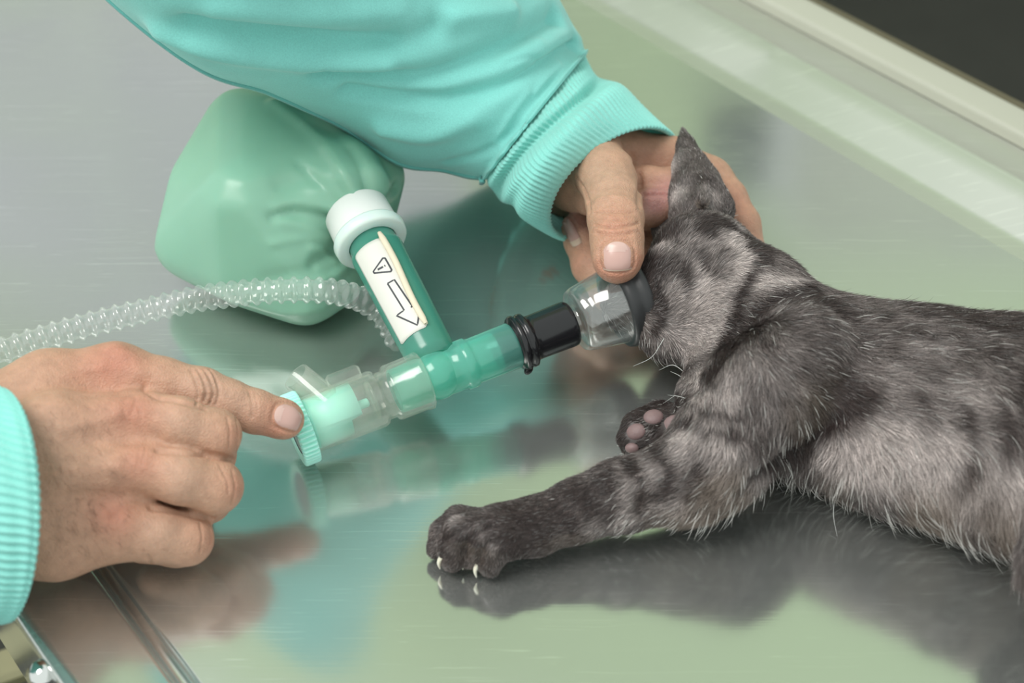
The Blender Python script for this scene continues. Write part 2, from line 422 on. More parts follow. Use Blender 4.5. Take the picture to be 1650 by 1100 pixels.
def fbm(x, y, seed, octv=3):
    r = np.random.default_rng(seed); o = np.zeros(np.broadcast(x, y).shape)
    for k in range(octv * 3):
        f = 2 ** (k // 3); a = r.uniform(0, 6.28); ph = r.uniform(0, 6.28); q = r.uniform(0.6, 1.4) * f
        o = o + np.sin(q * (x * math.cos(a) + y * math.sin(a)) * 2.2 + ph) / f
    return o / 3
def ribbon(pts, nrm, w, closed=False):
    pts = np.asarray(pts); V = []; n = len(pts)
    for i in range(n):
        if closed: t = pts[(i + 1) % n] - pts[i - 1]
        else: t = pts[min(i + 1, n - 1)] - pts[max(i - 1, 0)]
        s_ = unit(np.cross(nrm[i], t)); V += [pts[i] - s_ * w / 2, pts[i] + s_ * w / 2]
    F = [(2 * i, 2 * i + 1, 2 * i + 3, 2 * i + 2) for i in range(n - 1)]
    if closed: F.append((2 * n - 2, 2 * n - 1, 1, 0))
    return np.array(V), np.array(F)
def thick(V, F, N, t):
    """give a sheet a thickness t (along -N)"""
    n = len(V); V2 = np.concatenate([V, V - N * t]); E = {}
    for f in F:
        for i in range(len(f)):
            a, b = int(f[i]), int(f[(i + 1) % len(f)]); E[(a, b)] = 1
    side = [(b, a, a + n, b + n) for (a, b) in E if (b, a) not in E]
    return V2, np.array([tuple(f) for f in F] + [tuple(x + n for x in f[::-1]) for f in F] + side)


# ================================================================== SETTING
DD = np.array([-0.6, 0.8, 0.0]); WW = np.array([0.8, 0.6, 0.0]); ZZ = np.array([0, 0, 1.0])
def TW(w, t, z): return WW * w + DD * t + ZZ * z
def box(lo, hi, bev=0.0):
    lo = np.asarray(lo, float); hi = np.asarray(hi, float)
    if bev <= 0:
        V = np.array([[x, y, z] for x in (lo[0], hi[0]) for y in (lo[1], hi[1]) for z in (lo[2], hi[2])])
        F = np.array([(0, 1, 3, 2), (4, 6, 7, 5), (0, 4, 5, 1), (2, 3, 7, 6), (0, 2, 6, 4), (1, 5, 7, 3)]); return V, F
    prof = []
    x0, y0, x1, y1 = lo[0], lo[1], hi[0], hi[1]
    for z, ins in ((lo[2], bev), (lo[2] + bev, 0), (hi[2] - bev, 0), (hi[2], bev)):
        for cx, cy, a0 in ((x1 - bev, y1 - bev, 0), (x0 + bev, y1 - bev, 90), (x0 + bev, y0 + bev, 180), (x1 - bev, y0 + bev, 270)):
            for a in (0, 45, 90):
                r = bev - ins if ins else bev
                prof.append((cx + r * math.cos(math.radians(a0 + a)), cy + r * math.sin(math.radians(a0 + a)), z))
    F = [tuple(q) for q in grid_faces(4, 12)]; F += [tuple(range(11, -1, -1)), tuple(range(36, 48))]
    return np.array(prof), F
def tw_box(w0, w1, t0, t1, z0, z1, bev=0.0):
    V, F = box((w0, t0, z0), (w1, t1, z1), bev)
    return V[:, :1] * WW + V[:, 1:2] * DD + V[:, 2:] * ZZ, F

ZF = -72.0
v, f = box((-300, -200, ZF - 2), (300, 262, ZF)); tag(obj('floor', v, f, M['floor'], smooth=False), kind='structure')
WY = 260.0
# far wall, with the opening of a wide window on the left
wx0, wx1, wz0, wz1 = -270.0, -8.0, 105.0, 235.0
pieces = [((-300, WY, ZF), (wx0, WY + 8, 430)), ((wx1, WY, ZF), (300, WY + 8, 430)), ((wx0, WY, ZF), (wx1, WY + 8, wz0)), ((wx0, WY, wz1), (wx1, WY + 8, 430))]
vs, fs, n0 = [], [], 0
for a, b in pieces:
    v, f = box(a, b); vs.append(v); fs.append(f + n0); n0 += len(v)
tag(obj('wall_back', np.concatenate(vs), np.concatenate(fs), M['wall'], smooth=False), kind='structure')
win = thing('window_1', None, None, (0, WY, wz0)); tag(win, kind='structure')
for k in range(3):
    a = wx0 + (wx1 - wx0) * k / 3; b = wx0 + (wx1 - wx0) * (k + 1) / 3
    v, f = box((a + 3, WY + 4, wz0 + 3), (b - 3, WY + 5, wz1 - 3)); obj('pane', v, f, M['daylight'], win, smooth=False)
for k in range(4):
    a = wx0 + (wx1 - wx0) * k / 3
    v, f = box((a - 3, WY + 1, wz0), (a + 3, WY + 6, wz1), 0.6); obj('mullion', v, f, M['frame'], win, smooth=False)
for z in (wz0, wz1 - 4):
    v, f = box((wx0, WY + 1, z), (wx1, WY + 6, z + 4), 0.6); obj('window_rail', v, f, M['frame'], win, smooth=False)

M['added_panel'] = plain('panel_paint', (0.70, 0.71, 0.62), rough=0.5, noise=0.03, nscale=4)
added_panel = thing('added_panel_1', None, None, (120, WY, ZF)); tag(added_panel, kind='structure')  # unseen pale panel added to whiten the right of the table's reflection
v, f = box((66, WY - 2, ZF), (186, WY + 1, 176)); obj('panel_leaf', v, f, M['added_panel'], added_panel, smooth=False)
for a, b in (((58, WY - 4, ZF), (66, WY + 2, 184)), ((186, WY - 4, ZF), (194, WY + 2, 184)), ((66, WY - 4, 176), (186, WY + 2, 184))):
    v, f = box(a, b); obj('panel_frame', v, f, M['frame'], added_panel, smooth=False)
dbox = thing('added_wall_box', 'added dark grey box on the far wall, mirrored in the table', 'dark_box', (50, WY, 138))  # unseen box added to put a dark shape in the table's reflection
v, f = box((44, WY - 10, 138), (57, WY, 166), 0.5); obj('body', v, f, M['dark_box'], dbox, smooth=False)
v, f = box((44.6, WY - 11, 138.8), (56.4, WY - 10.1, 165.2), 0.3); obj('added_panel', v, f, M['dark_box'], dbox, smooth=False)
# ------------------------------------------------------------------ examination table
table = thing('examination_table', 'brushed stainless steel examination table with grooved raised edges', 'table', (0, 0, ZF))
T0, T1 = -70.0, 90.0
def extrude(profile, t0, t1, n=2):
    V = []
    for t in np.linspace(t0, t1, n):
        V += [TW(w, t, z) for w, z in profile]
    return np.array(V), grid_faces(n, len(profile), False, True)
def arc(cx, cz, r, a0, a1, n=8):
    return [(cx + r * math.cos(math.radians(a)), cz + r * math.sin(math.radians(a))) for a in np.linspace(a0, a1, n)]
top_prof = [(-18.35, -0.22)] + arc(-18.15, -0.2, 0.2, 170, 90, 5) + [(-10, 0), (0, 0), (10, 0), (20.9, 0)]
v, f = extrude(top_prof, T0, T1, 3); tabletop = obj('tabletop', v, f, M['steel'], table)
# left edge strip: groove, gently crowned band, rounded outer edge, skirt
lp = [(-18.35, -0.22), (-18.55, -0.34), (-18.75, -0.22), (-18.85, 0.02)] + arc(-19.1, 0.02, 0.22, 20, 90, 5) + [(-20.2, 0.30), (-21.2, 0.26)] + arc(-21.35, -0.2, 0.5, 85, 180, 8) + [(-21.86, -0.7), (-21.9, -4.0)]
v, f = extrude(lp[::-1], T0, T1, 3); obj('edge_strip', v, f, M['steel'], table)
# right edge strip
rp = [(20.9, 0)] + arc(21.75, 0.9, 0.9, 270, 296, 8) + [(23.6, 0.66), (24.3, 0.98)] + arc(24.5, 0.68, 0.34, 118, 60, 8) + [(24.95, 0.86), (25.6, 0.70), (26.6, 0.62), (27.25, 0.60)]
v, f = extrude(rp, T0, T1, 3); obj('edge_strip', v, f, M['rim_steel'], table)
rl = [(27.3, 0.6), (27.32, 1.0)] + arc(27.6, 1.02, 0.28, 180, 95, 6) + [(28.9, 1.34)] + arc(28.9, 0.86, 0.48, 88, 0, 8) + [(29.4, 0.2), (29.3, -3.5)]
M['rail'] = plain('rail_enamel', (0.43, 0.43, 0.36), rough=0.4, noise=0.04, nscale=20)
v, f = extrude(rl, T0, T1, 3); obj('side_rail', v, f, M['rail'], table)
M['trim'] = plain('brown_trim', (0.10, 0.085, 0.05), rough=0.5)
v, f = tw_box(29.42, 30.3, T0, T1, -0.6, 0.95, 0.15); obj('rail_trim', v, f, M['trim'], table, smooth=False, label='dark brown strip outside the rail')
v, f = tw_box(-18, 27.5, T0 + 6, T1 - 6, -3.2, -0.6); obj('under_tray', v, f, M['rim_steel'], table, smooth=False)
for w_ in (-16, 24):
    for t_ in (T0 + 9, T1 - 9):
        v, f = tw_box(w_ - 1.6, w_ + 1.6, t_ - 1.6, t_ + 1.6, ZF, -3.2, 0.3); obj('leg', v, f, M['rim_steel'], table, smooth=False)
# chrome bolt on the outer edge
bp_ = P(66, 1086, -0.4)
v, f = lathe([(-.3, 0.02), (-.3, .5), (0, .52), (.2, .46), (.35, .3), (.42, .02)], bp_, unit(np.array([-0.6, -0.35, 0.7])), 20); obj('bolt', v, f, M['chrome'], table)

# slatted bench on the floor beside the table
bc = P(10, 1065, -22)
bench = thing('slatted_bench', 'pale wooden slatted bench beside the steel table, lower left corner', 'bench', (bc[0], bc[1], ZF))
bd = unit(np.array([0.9, 0.44, 0])); bn = np.array([-bd[1], bd[0], 0])
def obox(c, a, b, la, lb, z0, z1, bev=0.25):
    V, F = box((-la, -lb, z0), (la, lb, z1), bev); return np.asarray(c) * np.array([1, 1, 0]) + V[:, :1] * a + V[:, 1:2] * b + V[:, 2:] * ZZ, F
bc = bc - bd * 26
for k in range(-6, 5):
    v, f = obox(bc + bn * k * 3.4, bd, bn, 30, 1.05, -23, -22); obj('slat', v, f, M['slat'], bench, smooth=False)
for s_ in (-24, 24):
    v, f = obox(bc + bd * s_ - bn * 3, bd, bn, 1.2, 19, -25, -23.1); obj('crossbar', v, f, M['slat'], bench, smooth=False)
    for q in (-20, 14):
        v, f = obox(bc + bd * s_ + bn * q, bd, bn, 1.3, 1.3, ZF, -25, 0.2); obj('leg', v, f, M['slat'], bench, smooth=False)
# ================================================================== KITTEN
def make_kitten():
    lo = np.array([-6.5, -18.5, -0.2]); hi = np.array([30.0, 8.0, 9.0])
    fd = Field(lo, hi, 0.11)
    def Q(px, py, ry, zs=1.55, lift=0.0): return (P(px, py, ry / zs + lift), ry)
    # torso (flattened sideways), belly towards the camera
    fd.chain([Q(1255, 565, 3.3), Q(1345, 622, 4.0), Q(1480, 655, 4.35), Q(1650, 690, 4.75), Q(1810, 720, 4.8), Q(1960, 735, 4.0)], k=0.5, k_in=0.8, zs=1.55)
    # shoulder and stretched fore leg
    fd.chain([K(1290, 570, 5.0, 75), K(1225, 625, 4.6, 85), K(1165, 715, 3.1, 80), K(1120, 765, 2.4, 66)], k=1.0, k_in=0.6)
    fd.chain([K(1150, 745, 2.5, 68), K(1080, 778, 2.2, 60), K(1000, 798, 1.9, 55), K(930, 822, 1.55, 47), K(860, 848, 1.3, 44), K(805, 858, 1.4, 42), K(775, 858, 1.45, 35)], k=0.6, k_in=0.4)
    # toes
    for a in ([K(775, 838, 1.5, 20), K(738, 834, 1.45, 20), K(711, 856, 0.95, 18.5), K(703, 884, 0.5, 16)],
              [K(770, 850, 1.7, 22), K(738, 854, 1.6, 22), K(727, 882, 1.0, 22), K(729, 903, 0.6, 19)],
              [K(792, 862, 1.6, 22), K(770, 874, 1.35, 18), K(759, 902, 0.6, 15)],
              [K(815, 872, 1.4, 22), K(800, 876, 1.4, 23), K(791, 898, 0.85, 23), K(789, 912, 0.55, 18)]):
        fd.chain(a, k=0.12, k_in=0.12)
    for a in ([K(750, 862, 2.1, 4), K(745, 890, 1.5, 7), K(745, 915, 0.8, 9)], [K(722, 848, 2.0, 3), K(714, 872, 1.3, 4), K(714, 900, 0.8, 5)], [K(782, 878, 1.9, 3), K(775, 905, 1.0, 4)]):
        fd.chain(a, k=0.12, k_in=.1, sub=True)
    # chest / neck / head
    fd.chain([K(1270, 560, 3.4, 105), K(1205, 495, 3.5, 95), K(1150, 450, 3.6, 84)], k=1.0, k_in=0.6)
    fd.chain([K(1130, 425, 3.9, 84)], k=0.7)
    fd.chain([K(1110, 505, 3.2, 72), K(1085, 520, 2.9, 62)], k=0.7, k_in=.4)       # cheek, jaw
    fd.chain([K(1090, 470, 3.6, 66), K(1045, 488, 3.3, 50), K(1005, 492, 3.2, 36)], k=0.5, k_in=.4)  # muzzle
    fd.chain([K(1072, 432, 4.6, 34), K(1056, 462, 4.2, 30)], k=0.5)                     # brow
    fd.chain([K(1180, 590, 2.6, 66), K(1140, 640, 2.6, 52)], k=0.9)                    # chest front
    # upright ear: outer shell minus hollow
    fd.chain([K(1124, 348, 4.7, 46), K(1120, 312, 5.0, 41), K(1112, 268, 5.4, 28), K(1105, 235, 5.75, 15), K(1100, 208, 6.0, 4.5)], k=0.3, k_in=0.2)
    fd.chain([K(1150, 335, 4.6, 34), K(1140, 290, 4.9, 20), K(1120, 248, 5.4, 10)], k=0.3, k_in=.2)
    fd.chain([K(1106, 325, 6.15, 27), K(1105, 285, 6.3, 24), K(1101, 245, 6.45, 11)], k=0.12, k_in=0.2, sub=True)
    fd.chain([K(1132, 325, 5.9, 10), K(1138, 290, 5.85, 7), K(1131, 262, 5.95, 4)], k=0.12, k_in=.2)
    # other ear, folded under the hand
    fd.chain([K(1085, 370, 3.2, 34), K(1065, 330, 2.9, 22), K(1060, 318, 2.8, 8)], k=0.3)
    # lower fore leg, paw turned up with the pads showing
    fd.chain([K(1190, 700, 1.5, 52), K(1125, 712, 1.2, 44), K(1080, 692, 1.15, 38), K(1045, 690, 1.15, 36)], k=0.35, k_in=.3)
    for a in ([K(1062, 680, 1.2, 26), K(1062, 664, 1.5, 20)], [K(1045, 690, 1.2, 28), K(1022, 684, 1.4, 21)], [K(1045, 700, 1.2, 28), K(1014, 706, 1.1, 20)], [K(1055, 706, 1.2, 28), K(1024, 722, 0.9, 20)]):
        fd.chain(a, k=0.2)
    # hind leg (beyond the frame) and tail root
    fd.chain([K(1800, 720, 5.2, 120), K(1740, 900, 3.2, 85), K(1850, 960, 1.6, 50), K(1760, 1010, 1.2, 40)], k=0.8, k_in=.5)
    fd.chain([K(1960, 700, 3.0, 50), K(2010, 640, 1.2, 30)], k=0.5)
    # rest on the steel: nothing below the table top
    fd.D = np.maximum(fd.D, (0.04 - fd.ax[2])[None, None, :])
    V, F = fd.mesh(2)
    b = bvh_of(V, F); N = normals(V, F)
    V = crease(V, N, b, [([(1345, 672), (1290, 705), (1235, 745), (1195, 785)], -0.30, 0.30),     # arm pit fold
                         ([(1335, 470), (1265, 475), (1200, 520), (1150, 590)], -0.16, 0.45),      # behind the neck
                         ([(1112, 600), (1130, 640), (1100, 690)], -0.15, 0.3),
                         ([(1240, 560), (1290, 640), (1330, 660)], -0.10, 0.3),
                         ([(752, 905), (750, 880), (765, 860), (790, 850)], -0.16, 0.14), ([(772, 905), (776, 885), (790, 872)], -0.12, 0.10),
                         ([(718, 872), (735, 860), (760, 848)], -0.10, 0.10)])
    V = smooth_mesh(V, F, 1)
    return V, F
KV, KF = make_kitten()
KN = normals(KV, KF); KB = bvh_of(KV, KF)
kb = P(1350, 800, 0); kb[2] = 0.0
kitten = thing('kitten', 'smoky grey tabby kitten lying on its side with its muzzle in the mask', 'kitten', kb)

# coat markings: light / dark spots on the body, toe tops painted as lit
spots = [(1125, 500, 34, .75), (1150, 480, 38, .8), (1135, 540, 34, .8), (1085, 545, 34, .55), (1120, 565, 26, .7), (1180, 385, 26, .85), (1195, 425, 22, .7),
         (1150, 400, 24, .5), (1105, 400, 22, .45), (1060, 400, 20, .5), (1075, 470, 20, .5), (1230, 450, 26, .7), (1270, 455, 20, .5), (1085, 270, 18, .75), (1090, 315, 18, .8), (1150, 320, 20, .55),
         (1130, 610, 28, .8), (1125, 650, 20, .7), (1165, 650, 28, .4), (1180, 600, 34, .35), (1105, 700, 26, .65), (1150, 690, 30, .35), (1165, 740, 34, .45), (1090, 740, 24, .4), (1040, 770, 22, .35), (1005, 800, 18, .4),
         (1100, 820, 34, .5), (1010, 840, 22, .45), (960, 855, 18, .3), (1200, 770, 40, .4), (1400, 720, 40, .8), (1370, 740, 34, .7), (1450, 700, 36, .6), (1440, 750, 40, .7), (1520, 720, 46, .6), (1500, 770, 40, .6), (1560, 640, 50, .45), (1600, 760, 40, .6), (1640, 780, 30, .7), (1560, 800, 36, .5), (1420, 620, 40, .35), (1330, 720, 26, .55), (1480, 570, 50, .2), (1250, 560, 60, .12), (1240, 650, 40, .15), (735, 835, 14, .35), (775, 855, 14, .45), (790, 880, 12, .3), (1620, 830, 30, .45),
         # dark
         (1200, 385, 12, -.6), (1150, 360, 18, -.6), (1135, 375, 14, -.5), (1075, 375, 20, -.6), (1215, 400, 14, -.6), (1045, 445, 22, -.6), (1058, 500, 10, -.6), (1150, 445, 8, -.35), (1300, 480, 40, -.5), (1400, 480, 46, -.5), (1520, 500, 46, -.5), (1640, 520, 50, -.4), (1200, 540, 24, -.5), (1150, 600, 10, -.4),
         (1320, 650, 36, -.5), (1290, 700, 30, -.5), (1350, 630, 30, -.35), (1250, 730, 24, -.3), (1060, 680, 44, -.8), (1020, 700, 34, -.8), (1540, 770, 20, -.4), (1570, 750, 20, -.5), (1590, 810, 18, -.4), (1540, 680, 18, -.3),
         (860, 850, 60, -.18), (790, 850, 60, -.12), (740, 870, 50, -.12), (728, 850, 12, .14), (728, 885, 12, .12), (796, 882, 12, .16), (930, 810, 40, -.2), (1060, 800, 12, -.4), (1120, 800, 10, -.3), (1140, 700, 10, -.4), (1115, 675, 12, -.4), (1175, 690, 10, -.3), (975, 780, 14, -.35), (1020, 760, 12, -.35), (1130, 290, 10, -.4), (1120, 225, 18, -.3)]
marks = [  # tabby stripes, dark lines along folds, painted toe-crease shade: (polyline, half width px, weight)
    ([(1150, 352), (1178, 372), (1205, 392), (1222, 420)], 9, -.65), ([(1120, 372), (1145, 385), (1160, 410)], 7, -.5), ([(1040, 425), (1052, 455), (1050, 480)], 12, -.7), ([(1062, 480), (1068, 510), (1055, 535)], 8, -.7), ([(1090, 395), (1120, 410), (1135, 440)], 7, -.4),
    ([(1215, 425), (1190, 470), (1180, 510), (1160, 560)], 10, -.55), ([(1100, 440), (1108, 480), (1100, 520)], 7, -.4), ([(1300, 470), (1240, 490), (1195, 540), (1150, 600)], 14, -.6),
    ([(1165, 350), (1190, 368)], 9, .5), ([(1175, 395), (1195, 420), (1180, 455)], 10, .5), ([(1290, 450), (1250, 448), (1215, 465)], 8, .5), ([(1120, 430), (1128, 470), (1120, 530)], 11, .35), ([(1145, 470), (1150, 520), (1135, 560)], 12, .3),
    ([(1105, 640), (1140, 660), (1190, 665)], 7, -.45), ([(1100, 675), (1140, 690), (1190, 700)], 7, -.4), ([(1120, 640), (1155, 628), (1190, 632)], 8, .4), ([(1110, 690), (1150, 712), (1190, 722)], 8, .25), ([(1060, 720), (1085, 760), (1080, 800)], 8, -.4), ([(1020, 745), (1040, 785), (1035, 820)], 8, -.4), ([(980, 765), (995, 800), (990, 835)], 8, -.35), ([(1130, 750), (1150, 790)], 8, -.25), ([(1040, 735), (1062, 780), (1055, 820)], 7, .2), ([(1000, 750), (1018, 790), (1012, 830)], 6, .2),
    ([(746, 912), (748, 888), (758, 866), (785, 850)], 6, -.35), ([(776, 908), (780, 888), (792, 872)], 5, -.3), ([(714, 895), (718, 868), (738, 850)], 5, -.3),  # shade between the toes, painted as dark lines
    ([(1285, 700), (1340, 668), (1390, 640)], 18, -.5), ([(1190, 775), (1240, 742), (1290, 706)], 10, -.4), ([(1545, 660), (1560, 720), (1550, 790)], 12, -.3), ([(1600, 650), (1615, 720), (1605, 790)], 12, -.3), ([(1640, 600), (1648, 680)], 12, -.25), ([(1470, 640), (1475, 690)], 12, -.15)]  # first two strokes darken along the arm pit fold
LIGHT = 0.24 + blotch(KV, KB, spots)
for ln, wd, wt_ in marks:
    pl_ = on_surface(KB, ln)
    if pl_ is not None: LIGHT += wt_ * np.exp(-(poly_dist(KV, pl_) / (wd / ppu(pl_[0]))) ** 2)
DARKC = np.array([0.045, 0.032, 0.030]); LITEC = np.array([0.47, 0.412, 0.395]); WARM = np.array([0.26, 0.205, 0.165])
def coat(w):
    w = np.clip((w - 0.1) * 1.15, 0, 1)[:, None]; return DARKC * (1 - w) + LITEC * w
obj('body', KV, KF, M['hide'], kitten, col=coat(LIGHT * 0.75) * 0.8)

# hair flow: guides (from pixel -> to pixel, on the surface)
def G(px, py, qx, qy, z0=None, z1=None):
    h, _ = cast(KB, px, py); g, _ = cast(KB, qx, qy)
    if h is None or g is None:
        h = P(px, py, z0 or 3); g = P(qx, qy, z1 or z0 or 3)
    return h, unit(g - h)
gl = [(1050, 470, 1075, 445), (1060, 520, 1090, 525), (1060, 560, 1085, 580), (1100, 500, 1130, 490), (1130, 540, 1160, 560), (1100, 400, 1125, 372), (1140, 420, 1170, 400), (1170, 380, 1195, 375), (1180, 480, 1215, 490), (1240, 440, 1280, 460), (1220, 540, 1250, 590),
      (1090, 300, 1090, 250), (1085, 330, 1083, 290), (1110, 240, 1104, 220), (1150, 310, 1140, 290), (1320, 480, 1380, 490), (1450, 500, 1520, 512), (1600, 530, 1640, 540), (1300, 560, 1350, 600), (1260, 620, 1300, 665), (1200, 620, 1215, 680), (1140, 620, 1150, 670), (1180, 700, 1165, 750), (1240, 700, 1220, 750),
      (1420, 600, 1480, 620), (1560, 620, 1630, 640), (1400, 700, 1440, 750), (1500, 740, 1530, 800), (1600, 780, 1620, 840), (1330, 740, 1340, 780), (1120, 720, 1085, 760), (1110, 790, 1070, 810), (1040, 780, 1000, 800), (1000, 830, 960, 850), (940, 820, 900, 840), (870, 840, 830, 850), (800, 850, 760, 860), (740, 860, 715, 880), (790, 890, 775, 915), (1060, 670, 1030, 680)]
GP, GD = zip(*[G(*g) for g in gl]); GP = np.array(GP); GD = np.array(GD)
extra_p = np.array([P(1850, 650, 5), P(1850, 800, 3), P(1950, 700, 4), P(1740, 900, 3)]); extra_d = np.array([[1, 0, 0], [.8, -.5, -.3], [1, 0, -.2], [0.3, -.8, -.5]])
GP = np.concatenate([GP, extra_p]); GD = np.concatenate([GD, extra_d])
# fur length per region
lens = [(1130, 460, 90, .42), (1060, 500, 40, .26), (1100, 270, 60, .20), (1250, 480, 80, .62), (1350, 500, 90, .72), (1550, 550, 120, .75), (1500, 650, 100, .72), (1450, 760, 90, .95), (1600, 800, 90, 1.0), (1250, 620, 80, .60), (1150, 720, 70, .55), (1050, 790, 60, .42), (940, 830, 60, .33), (850, 850, 60, .26), (750, 870, 60, .20), (1040, 690, 60, .22), (1330, 740, 60, .85), (1180, 790, 60, .7)]
LP, LR, LL = [], [], []
for px, py, r, l in lens:
    h, _ = cast(KB, px, py)
    if h is None: h = P(px, py, 3)
    LP.append(h); LR.append(r / ppu(h)); LL.append(l)
LP, LR, LL = np.array(LP), np.array(LR), np.array(LL)
# pads must stay bare
pads = [(1053, 671, 17, 15), (1025, 695, 17, 14), (1088, 694, 24, 26), (1018, 722, 12, 9)]
PADS = []
for px, py, a, c in pads:
    h, n = cast(KB, px, py)
    if h is None or px == 1088: h = P(px, py, 1.75); n = unit(-FW + np.array([-.3, 0, 0]))
    PADS.append((h, n, a / ppu(h), c / ppu(h)))

def make_fur(nh, seed, lenmul=1.0, rad=0.0065, white=False, region=None):
    r = np.random.default_rng(seed)
    tri = np.concatenate([KF[:, [0, 1, 2]], KF[:, [0, 2, 3]]])
    A, B, C = KV[tri[:, 0]], KV[tri[:, 1]], KV[tri[:, 2]]
    cen = (A + B + C) / 3; ar = np.linalg.norm(np.cross(B - A, C - A), axis=1) / 2
    q = cen - CAM; nz = KN[tri[:, 0]]
    w = ar.copy()
    w *= np.where(cen[:, 2] < 0.10, 0.0, 1.0)
    facing = -(q / np.linalg.norm(q, axis=1)[:, None] * nz).sum(1)
    w *= np.where(facing < -0.45, 0.35, 1.0)                     # the side lying away from us needs less
    w *= np.where(cen[:, 0] > 19.5, 0.35, 1.0)                   # rump beyond the frame
    w *= np.where(cen[:, 0] < 4.0, 1.5, 1.0)
    if region is not None: w *= region(cen, nz)
    t = r.choice(len(tri), nh, p=w / w.sum())
    u = r.random((nh, 1)); v = r.random((nh, 1)); m = (u + v) > 1; u = np.where(m, 1 - u, u); v = np.where(m, 1 - v, v)
    T = tri[t]; p0 = KV[T[:, 0]] * (1 - u - v) + KV[T[:, 1]] * u + KV[T[:, 2]] * v
    n = KN[T[:, 0]] * (1 - u - v) + KN[T[:, 1]] * u + KN[T[:, 2]] * v; n /= np.linalg.norm(n, axis=1)[:, None]
    lt = LIGHT[T[:, 0]]
    keep = np.ones(nh, bool)
    for h, pn, a, c in PADS: keep &= np.linalg.norm(p0 - h, axis=1) > 0.9 * max(a, c)
    p0, n, lt = p0[keep], n[keep], lt[keep]; k = len(p0)
    d2 = ((p0[:, None, :] - GP[None]) ** 2).sum(2); wt = 1 / (d2 + 0.12) ** 2
    fl = (wt[:, :, None] * GD[None]).sum(1) / wt.sum(1)[:, None]
    fl -= n * (fl * n).sum(1)[:, None]; fl /= np.linalg.norm(fl, axis=1)[:, None] + 1e-6
    d2 = ((p0[:, None, :] - LP[None]) ** 2).sum(2) / (LR ** 2)[None]; wl = np.exp(-d2) + 1e-4 / (d2 + 0.1)
    L = (wl * LL).sum(1) / wl.sum(1) * lenmul
    # tufting: low frequency swirl of the flow so that locks form
    def nz3(p, f, s_): 
        rr = np.random.default_rng(s_); o = np.zeros(len(p))
        for _ in range(6):
            kv = rr.normal(size=3) * f; o += np.sin(p @ kv + rr.uniform(0, 6.28))
        return o / 2.4
    side = np.cross(n, fl)
    ang = 0.22 * nz3(p0, 2.2, 1) + 0.16 * nz3(p0, 6.0, 2) + r.normal(0, 0.13, k)
    d = fl * np.cos(ang)[:, None] + side * np.sin(ang)[:, None]
    L = L * (0.75 + 0.35 * r.random(k)) * (1 + 0.12 * nz3(p0, 4, 3))
    lift = 0.30 + 0.10 * nz3(p0, 5, 5) + r.normal(0, 0.07, k)
    belly = np.clip((-n[:, 1] * 0.8 - n[:, 2] * 0.6 + 0.1), 0, 1) * np.clip((p0[:, 0] - 3) / 3, 0, 1)
    lift = np.clip(lift + 0.5 * belly, 0.12, 0.95)
    curl = r.normal(0, 0.10, (k, 3))
    if white: lift = np.clip(lift + 0.12, 0.1, 1)
    ts = np.array([0, .3, .62, 1.0]) if not white else np.array([0, .25, .5, .75, 1.0])
    pts = np.zeros((k, len(ts), 3))
    for i, tt in enumerate(ts):
        pts[:, i] = p0 + (d * (tt * (1 - 0.25 * lift[:, None])) + n * (lift[:, None] * (tt - 0.45 * tt * tt)) + curl * tt * tt) * L[:, None]
        if white: pts[:, i, 2] -= 0.10 * tt * tt * L
    pts[:, :, 2] = np.maximum(pts[:, :, 2], 0.03 + 0.02 * r.random((k, 1)))
    # colour: markings + lock-sized variation, root darker than tip is banded hair (agouti)
    lw = lt + 0.07 * nz3(p0, 2.5, 8) + 0.045 * nz3(p0 - fl * 0.3, 9, 9) + r.normal(0, 0.08, k)
    c = coat(lw) * np.exp(r.normal(0, 0.38, (k, 1)))
    bright = r.random(k) < 0.05; c[bright] = c[bright] * 0.5 + 0.17
    warm = np.clip(nz3(p0, 1.1, 12) * 0.5, 0, .6) * np.clip(belly * 1.5 + np.where(p0[:, 2] < 1.6, .5, 0), 0, 1)
    c = c * (1 - warm[:, None]) + WARM * warm[:, None]
    if white: c = np.clip(0.50 + 0.25 * r.random((k, 1)), 0, 1) * np.array([1, .97, .93])
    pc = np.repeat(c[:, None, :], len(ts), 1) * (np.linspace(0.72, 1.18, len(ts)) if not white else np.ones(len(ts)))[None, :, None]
    hc = bpy.data.hair_curves.new('fur'); hc.add_curves([len(ts)] * k)
    hc.attributes['position'].data.foreach_set('vector', (pts * S).astype(np.float32).ravel())
    ra = hc.attributes.get('radius') or hc.attributes.new('radius', 'FLOAT', 'POINT')
    prof = np.array([1.0, .95, .75, .15]) if len(ts) == 4 else np.array([1.0, 1, .85, .6, .1])
    ra.data.foreach_set('value', (np.tile(prof, k) * rad * S).astype(np.float32))
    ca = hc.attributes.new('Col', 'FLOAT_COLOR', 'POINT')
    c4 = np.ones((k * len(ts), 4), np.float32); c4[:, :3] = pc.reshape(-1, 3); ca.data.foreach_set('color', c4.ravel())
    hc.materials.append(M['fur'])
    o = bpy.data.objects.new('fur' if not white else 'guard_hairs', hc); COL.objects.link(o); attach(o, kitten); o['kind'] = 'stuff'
    return o
make_fur(260000, 3, lenmul=0.8, rad=0.006)
make_fur(1300, 5, lenmul=1.1, rad=0.007, white=True, region=lambda c, n: np.where((c[:, 0] > 3.2) & (np.linalg.norm(c - P(1120, 430, 4), axis=1) > 3.6), 1.0, 0.05))
make_fur(700, 6, lenmul=1.25, rad=0.009, white=True, region=lambda c, n: np.where((n[:, 2] < 0.15) & (n[:, 1] < -0.2) & (c[:, 0] > 3.4), 1.0, 0.0))

